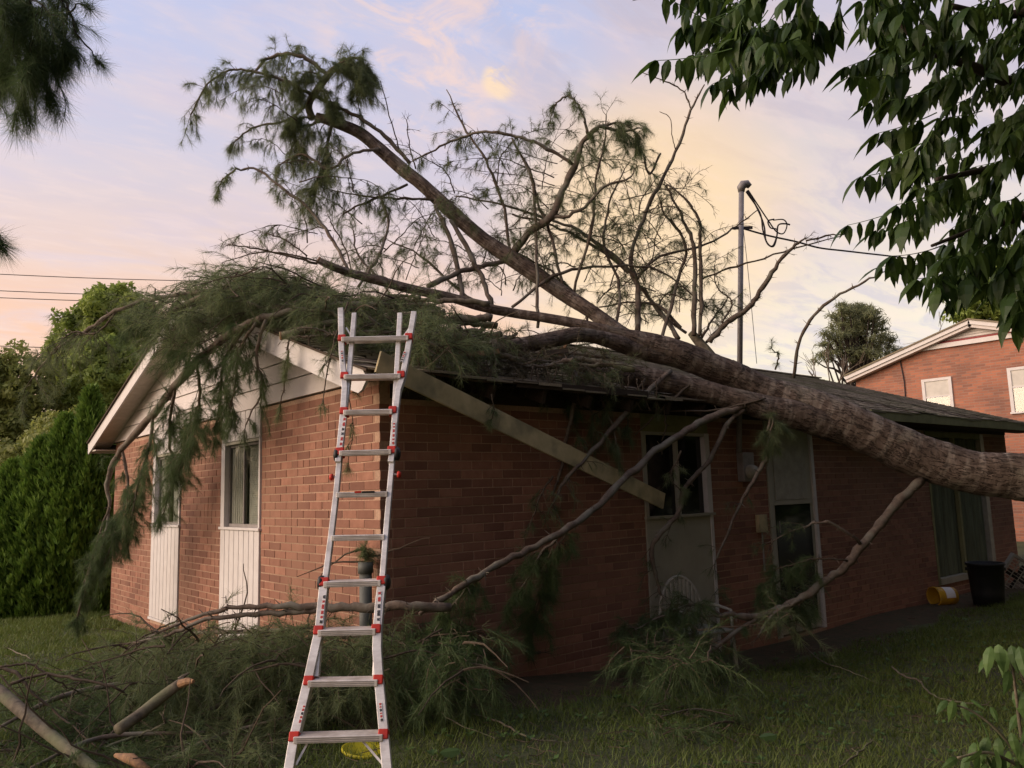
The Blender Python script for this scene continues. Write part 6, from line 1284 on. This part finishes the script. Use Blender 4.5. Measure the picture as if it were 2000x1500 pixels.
# ------------------------------------------------------------------ standing pine: drooping boughs at the upper left corner
pb = at(-700, 1300, 5.0); pb[2] = float(gz(pb[0], pb[1]))
sp = empty('standing_pine', pb, 'pine bough with long needles drooping into the upper left corner', 'pine tree')
MB().tube([tuple(pb), tuple(pb+np.array([0, 0, 4.0])), tuple(pb+np.array([.1, .1, 8.0]))], [.2, .16, .08], 14).build('trunk', MT['bark'], sp, smooth_=True)
top = at(-350, -100, 4.2)
P = smoothpath([tuple(pb+np.array([0, 0, 4.6]))+(.05,), tuple(top)+(.035,), tuple(at(-60, -80, 4.0))+(.02,), tuple(at(120, -40, 4.0))+(.008,)], 6); bough = MB().tube(P[:, :3], P[:, 3], 8).build('limb', MT['darkbark'], sp, smooth_=True)
FP = dict(per_m=30, L0=.34, tuft=(.35, .6, .8, 1.0), nn=20, ln=.12, start=.05, droop=.9, nmat=1, w=.0016)
for pts, fo in (([(-60, -60, 4.0, 4), (0, 20, 4.0, 3.5), (30, 90, 4.0, 3), (45, 170, 4.0, 2)], FP), ([(20, -50, 4.0, 4), (60, 10, 4.0, 3), (80, 80, 4.0, 2.5), (90, 165, 4.0, 2)], FP), ([(90, -50, 4.0, 3), (125, 10, 4.0, 2.5), (130, 60, 4.0, 2), (125, 110, 4.0, 1.5)], dict(FP, per_m=30, L0=.2)),
                ([(-60, 0, 4.2, 3), (-20, 80, 4.2, 3), (0, 150, 4.2, 2)], dict(FP, per_m=50)), ([(50, -50, 3.9, 3), (60, 40, 3.9, 2), (60, 120, 3.9, 2)], dict(FP, per_m=50)),
                ([(120, -20, 4.0, 2.6), (138, 25, 4.0, 2.2), (150, 65, 4.0, 1.8), (175, 95, 4.0, 1.5), (193, 122, 4.0, 1.2)], dict(FP, start=.93, per_m=24, L0=.05, tuft=(1.0,), nn=26, droop=.2, ln=.11)), ([(135, 30, 4.0, 2), (150, 10, 4.0, 1.6), (168, 12, 4.0, 1)], dict(FP, start=.6, per_m=30, L0=.06, tuft=(1.0,), nn=20, droop=.3)),
                ([(-60, 430, 3.6, 2), (-30, 450, 3.6, 2), (-8, 470, 3.6, 1.5)], dict(FP, start=.6, per_m=40, L0=.06, tuft=(.6, 1.0), nn=30, ln=.12, droop=.2))):
    fo = dict(fo); fo.pop('nmat'); limb(sp, pts, fo, 'darkbark', nmat='needle2')

# ------------------------------------------------------------------ background: left trees and hedge
def gtree(name, label, cat, base_px, dep, blobs, n, size, mat, trunk_r=.2, S=4, flat=1.0, updir=None, shell=.4, group=None):
    """blobs rows (u, v, ddepth, ru_px, rv_px) in picture pixels at depth dep"""
    b = at(base_px[0], base_px[1], dep); b[2] = float(gz(b[0], b[1])); e = empty(name, b, label, cat, group)
    cs = []
    for u, v, dd, ru, rv in blobs:
        d_ = dep+dd; c = at(u, v, d_); cs.append((c[0], c[1], c[2], ru*d_/F, ru*d_/F, rv*d_/F, ru*rv))
    top = cs[0]
    P = np.array([b+[0, 0, -.2], b*.5+np.array(top[:3])*.5+rng.normal(0, .1, 3), np.array(top[:3])]); V, q, t = tube(P, [trunk_r, trunk_r*.7, trunk_r*.25], 10); g = [q, t]
    Pl = []
    for c in cs[1:]:
        a = P[0]+(P[2]-P[0])*random.uniform(.35, .8); Pl.append(np.stack([a+(np.array(c[:3])-a)*f for f in np.linspace(0, 1, 6)]))
    tr = npmesh('trunk', V, g, MT['darkbark'], e, smooth_=True)
    if Pl:
        Pl = np.stack(Pl); Pl[:, 1:-1] += rng.normal(0, .06, Pl[:, 1:-1].shape); lv_, lq = tubes_np(Pl, np.linspace(trunk_r*.35, trunk_r*.08, 6)[None].repeat(len(Pl), 0), 5); npmesh('branches', lv_, [lq], MT['darkbark'], e, smooth_=True)
    blob_leaves(cs, n, size, mat, e, name='crown', S=S, flat=flat, updir=updir, shell=shell); return e
gtree('leafy_tree', 'tall bright green tree rising against the orange sky left of the gable', 'tree', (220, 1000), 24, [(215, 620, 0, 55, 55), (150, 660, 0, 40, 55), (245, 600, 0, 38, 38), (200, 590, .3, 30, 30), (270, 660, 0, 50, 60), (130, 720, 0, 45, 50), (200, 730, 0, 70, 60), (280, 740, 1, 60, 60), (170, 625, 0, 30, 30), (115, 690, 0, 22, 30)], 30000, .085, 'ctree', .22, shell=.7)
gtree('leafy_tree', 'rounded yellow green tree behind the gable corner', 'tree', (250, 1000), 20, [(230, 760, 0, 60, 70), (200, 700, 0, 45, 40), (260, 800, 0, 50, 60), (170, 780, 0, 50, 50)], 20000, .075, 'ctree', .2, shell=.7)
gtree('leafy_shrub', 'reddish tipped shrub mass at the far left edge', 'shrub', (30, 1050), 19, [(10, 780, 0, 70, 90), (60, 760, 0, 50, 60), (90, 850, 0, 60, 70), (30, 900, 0, 90, 90), (-40, 820, 0, 80, 110), (0, 720, 0, 40, 30)], 26000, .065, 'shrub', .1, shell=.75)
gtree('leafy_shrub', 'hedge of shrubs behind the arborvitae', 'shrub', (150, 1100), 16, [(150, 900, 0, 90, 90), (60, 950, 0, 90, 110), (120, 1040, 0, 110, 100), (200, 860, 0, 40, 60)], 22000, .06, 'shrub', .1, shell=.75)
def arbor(name, label, cols, dep, n):
    b = at(cols[0][0], 1180, dep); b[2] = float(gz(b[0], b[1])); e = empty(name, b, label, 'evergreen shrub'); V = []
    C_ = []
    for (u, vt, vb, ru) in cols:
        T_, B_ = at(u, vt, dep), at(u, vb, dep); r_ = ru*dep/F
        for _ in range(int(n*ru*(vb-vt)/sum(c[3]*(c[2]-c[1]) for c in cols))):
            f = random.random()**.8; prof = min(1, f/.62)**.72 if f < .75 else 1-(f-.75)*.4
            a = random.uniform(0, 2*math.pi); k = random.choice((1.0, 1.0, .95, .85, .7))*random.uniform(.9, 1.05)*r_*prof*(1+.13*math.sin(a*7+f*6+math.sin(f*19))+.12*math.sin(a*13+f*24)+.09*math.sin(a*23-f*13))*random.choice((1, 1, .9, .82))
            p = T_+(B_-T_)*f+np.array([math.cos(a)*k, math.sin(a)*k, 0]); o_ = np.array([math.cos(a), math.sin(a), 0])
            for s_ in range(3):
                d = unit(o_*.55+np.array([0, 0, 1.0])+rng.normal(0, .28, 3)); l = random.uniform(.08, .19); w = unit(np.cross(d, rng.normal(0, 1, 3)))*l*.12
                V += [p-w*.3, p+d*l*.5+w, p+d*l, p+d*l*.5-w]
        # inner dark core of dead twigs
    V = np.array(V); setp(npmesh('foliage', V, [np.arange(len(V)).reshape(-1, 4)], MT['arbor'], e), kind='stuff')
    mbt = MB()
    for (u, vt, vb, ru) in cols: T_, B_ = at(u, vt, dep), at(u, vb, dep); mbt.tube([B_, (T_+B_)/2, T_], [ru*dep/F*.42, ru*dep/F*.36, .02], 10)
    mbt.build('stems', MT['darkbark'], e); return e
arbor('arborvitae', 'broad dense dark green arborvitae beside the gable eave', [(178, 762, 1215, 62), (130, 815, 1225, 78), (85, 860, 1225, 84), (30, 905, 1225, 90), (-30, 940, 1225, 90), (205, 860, 1205, 45), (150, 850, 1222, 80), (60, 960, 1228, 90), (110, 960, 1228, 90)], 14.2, 60000)
gtree('leafy_shrub', 'low bright shrub at the far foot of the gable wall', 'shrub', (215, 1190), 15.2, [(212, 1180, 0, 16, 18), (200, 1190, 0, 14, 12)], 1200, .05, 'ctree', .02)

# right background
_fp = [(1672, 640, 0, 26, 22), (1678, 690, 0, 44, 18)]
for q_ in range(70):
    f = (q_+.5)/70; half = 26+64*f**.75; _fp.append((1672+(((q_*.618) % 1)*2-1)*half+5*f, 596+112*f, random.uniform(-1, 1), random.uniform(9, 19), random.uniform(5, 9)))
gtree('far_pine', 'broad layered evergreen pine behind the roof ridge on the right', 'pine tree', (1680, 900), 42, _fp, 14000, .17, 'farpine', .3, S=3, flat=.45, shell=.0)
gtree('leafy_tree', 'green tree behind the neighbouring roof at the right edge', 'tree', (1950, 900), 40, [(1940, 570, 0, 60, 40), (1900, 590, 0, 40, 28), (1980, 540, 0, 50, 40), (1890, 615, 0, 36, 16), (1960, 610, 0, 60, 28), (2040, 560, 0, 60, 60), (1990, 500, 0, 40, 20)], 16000, .14, 'ctree', .3, shell=.1)
def bare_tree(label, u0, v0, dep, h, n, spread):
    b = at(u0, v0, dep); b[2] = -.3; e = empty('bare_tree', b, label, 'tree'); V = None; topz = at(u0, v0-h, dep)
    Q = []; Rr = []
    def rec(p, d, l, r_, lev):
        pts = [p]; dd = d
        for k in range(5): dd = unit(dd+rng.normal(0, .10, 3)+np.array([0, 0, .05])); pts.append(pts[-1]+dd*l/5)
        Q.append(np.array(pts)); Rr.append(np.linspace(r_, r_*.6, 6))
        if lev < 4:
            for _ in range(3 if lev else n): i = random.choice((2, 3, 4, 5)); rec(pts[i], unit(dd+rng.normal(0, spread, 3)+np.array([0, 0, .3])), l*random.uniform(.5, .75), r_*.55, lev+1)
    H = topz[2]-b[2]; rec(b, np.array([0, 0, 1.]), H*.45, .16, 0)
    v_, q_ = tubes_np(np.stack(Q), np.stack(Rr)*1.0); npmesh('trunk', v_, [q_], MT['dry'] if False else MT['limb'], e, smooth_=True)
bare_tree('bare twiggy tree between the far pine and the neighbouring roof', 1800, 700, 44, 70, 7, .38)
bare_tree('bare reddish twigs in front of the far pine', 1640, 720, 36, 40, 8, .4)
# bank of woods far off, closing the horizon
wood = []
for k in range(46):
    a = math.radians(k*360/46+3); rd = 75+10*math.sin(k*1.7); wood.append((CAM[0]+rd*math.cos(a), CAM[1]+rd*math.sin(a), 1.6+.5*math.sin(k*2.3), 7, 7, 2.9+.7*math.sin(k*3.1), 1))
o = blob_leaves(wood, 42000, .5, 'farpine', None, name='distant_woods'); o['kind'] = 'stuff'; setp(o, 'low distant woods closing the horizon', 'woods')

# ------------------------------------------------------------------ neighbouring brick house
NX = 25.0; nh = empty('neighbour_house', (NX, 4.2, -.8), 'two storey orange brick house with white gable trim beyond the roof at right', 'house')
AY, AZ = 4.14, 6.74; yl, yr = 8.52, -.24; ez = 5.42; tz = 6.0
wl = MB().prism([(NX, yl-.25, -1), (NX, yl-.25, ez-.03), (NX, 6.25, tz-.02), (NX, 2.03, tz-.02), (NX, yr+.25, ez-.03), (NX, yr+.25, -1)], (8, 0, 0)).build('brick_wall', MT['nbrick'], nh)
def strip(a, b, w, th, name, m, x=NX-.06):
    t = unit(np.array(b)-np.array(a)); n = np.array([0, -t[2], t[1]]) if True else None; n = n if n[2] < 0 else -n
    return MB().prism([a, b, np.array(b)+n*w, np.array(a)+n*w], (th, 0, 0)).build(name, MT[m], nh)
for (a, b) in (((NX-.34, yl, ez), (NX-.34, AY, AZ)), ((NX-.34, AY, AZ), (NX-.34, yr, ez))):
    strip(a, b, .13, .03, 'rake_board', 'white'); 
    a2 = (a[0]+.05, a[1], a[2]-.03); b2 = (b[0]+.05, b[1], b[2]-.03); strip(a2, b2, .20, .27, 'rake_soffit', 'siding')
    a3 = (a[0]-.04, a[1], a[2]+.05); b3 = (b[0]-.04, b[1], b[2]+.05); strip(a3, b3, .045, 8.4, 'roof_slab', 'shingle')
MB().box((NX-.10, 1.9, tz-.02), (NX-.0, 6.4, tz+.13)).build('frieze_board', MT['white'], nh)
k = 0; z0 = tz+.135
while z0 < AZ-.22:
    hw = (AZ-.14-(z0+.04))/.294
    m_ = 'red' if False else 'siding'
    MB().prism([(NX-.055, AY-hw, z0), (NX-.055, AY+hw, z0), (NX-.03, AY+hw-.2, z0+.078), (NX-.03, AY-hw+.2, z0+.078)], (.06, 0, 0)).build('siding_board', MT[m_], nh); z0 += .085; k += 1
MB().box((NX-.072, 2.3, tz+.13), (NX-.056, 6.0, tz+.20)).build('maroon_band', material('maroon_paint', (.25, .06, .06)), nh)
for (ya, yb, z1, z0_) in ((4.97, 5.94, 4.99, 3.9), (2.30, 3.28, 5.03, 3.62)):
    w = bpy.data.objects.new('window', None); COL.objects.link(w); w.parent = nh; w.location = (0, 0, 0)
    def nb_(n, a, b, m): return MB().box(a, b).build(n, MT[m], w)
    nb_('frame', (NX-.05, ya, z0_), (NX-.001, ya+.10, z1), 'white'); nb_('frame', (NX-.05, yb-.10, z0_), (NX-.001, yb, z1), 'white'); nb_('head', (NX-.048, ya+.101, z1-.09), (NX-.001, yb-.101, z1), 'white'); nb_('sill', (NX-.07, ya-.03, z0_-.06), (NX-.001, yb+.03, z0_-.001), 'white')
    zm = z1-.62 if z1 > 5 else z1-.62
    nb_('upper_blind', (NX-.02, ya+.101, zm+.02), (NX-.003, yb-.101, z1-.091), 'blind'); nb_('meeting_rail', (NX-.04, ya+.101, zm-.03), (NX-.003, yb-.101, zm+.019), 'white'); nb_('lower_pane', (NX-.015, ya+.101, z0_), (NX-.003, yb-.101, zm-.031), 'glass')
MB().tube([(NX-.03, 6.55, 3.5), (NX-.03, 6.52, 5.0), (NX-.03, 6.6, 5.9)], .018, 6).build('wall_cable', MT['wire'], nh)

# ------------------------------------------------------------------ grass
def grass(n, box, hmin, hmax, name, wd=.004):
    X = rng.uniform(box[0], box[1], n); Y_ = rng.uniform(box[2], box[3], n); P = np.stack([X, Y_, gz(X, Y_)-.01], 1)
    u, v, d = proj(P); keep = (d > 1.5) & (u > -80) & (u < 2080) & (v < 1600) & ~((X > -.05) & (Y_ > -.05) & (X < XE) & (Y_ < YE)) & ~((X > -.6) & (X < 14.6) & (Y_ > -.75-.15*np.sin(X*2.3+2)) & (Y_ < .1))
    patch = np.sin(X*1.7+Y_*.9)*np.sin(Y_*2.1-X*.6)*.6+.4*np.sin(X*4.3-Y_*3.1)*np.sin(Y_*5.7+X*2.3); keep &= rng.uniform(0, 1, n) < .72+.28*patch
    P = P[keep]; n = len(P); d = d[keep]; patch = patch[keep]
    h = rng.uniform(hmin, hmax, (n, 1))*(1+.35*patch[:, None]); lean = rng.normal(0, .55, (n, 2)); a = rng.uniform(0, math.pi, n); w = np.stack([np.cos(a), np.sin(a), 0*a], 1)*wd*(.6+.12*d[:, None])
    tip = P+np.concatenate([lean*h, h], 1); V = np.stack([P-w, P+w, tip], 1).reshape(-1, 3)
    return setp(npmesh(name, V, [np.arange(len(V)).reshape(-1, 3)], MT['grass']), 'uneven lawn grass around the house', 'grass', None, 'stuff')
grass(640000, (-5.5, 14, -6.0, 12), .03, .095, 'lawn_grass')

def litter(n):
    X = rng.uniform(-4.5, 12, n); Y_ = rng.uniform(-5.5, 5, n); P = np.stack([X, Y_, gz(X, Y_)+rng.uniform(.01, .06, n)], 1); u, v, d = proj(P)
    k = (d > 2) & (u > -60) & (u < 2060) & (v < 1560) & ~((X > -.1) & (Y_ > -.1)); P = P[k]; m = len(P)
    a = rng.uniform(0, 6.28, m); l = rng.uniform(.03, .16, m); dv = np.stack([np.cos(a)*l, np.sin(a)*l, rng.normal(0, .012, m)], 1)
    Q_ = np.stack([P, P+dv*.5+rng.normal(0, .006, (m, 3)), P+dv], 1); tv, tq = tubes_np(Q_, rng.uniform(.0012, .0035, (m, 1)).repeat(3, 1))
    setp(npmesh('lawn_litter', tv, [tq], MT['twig']), 'fine twigs and bark bits scattered over the lawn', 'litter', None, 'stuff')
    X = rng.uniform(-4.5, 12, 160); Y_ = rng.uniform(-5.5, 3, 160); T_ = np.stack([X, Y_, gz(X, Y_)+.04], 1); k = ~((X > -.1) & (Y_ > -.4)); T_ = T_[k]
    nv, nf = needles_np(T_, unit(rng.normal(0, 1, T_.shape)*[1, 1, .2]), 26, .12, .5, .0, .0028); setp(npmesh('needle_litter', nv, [nf], MT['needle']), 'loose pine needle tufts scattered over the lawn', 'litter', None, 'stuff')
    # broad weeds among the grass
    X = rng.uniform(-4.5, 9, 900); Y_ = rng.uniform(-5.5, 2, 900); k = ~((X > -.1) & (Y_ > -.6)); P = np.stack([X, Y_, gz(X, Y_)+.03], 1)[k]; m = len(P)
    V = []; 
    for p in P:
        for j in range(5):
            a = random.uniform(0, 6.28); l = random.uniform(.03, .07); dd = np.array([math.cos(a), math.sin(a), random.uniform(.3, 1.0)]); dd = dd/np.linalg.norm(dd)*l; w_ = np.array([-math.sin(a), math.cos(a), 0])*l*.28; V += [p, p+dd*.55+w_, p+dd-[0, 0, l*.2], p+dd*.55-w_]
    V = np.array(V); setp(npmesh('lawn_weeds', V, [np.arange(len(V)).reshape(-1, 4)], MT['leaf2']), 'small broad leaved weeds among the lawn grass', 'weeds', None, 'stuff')
litter(5200)
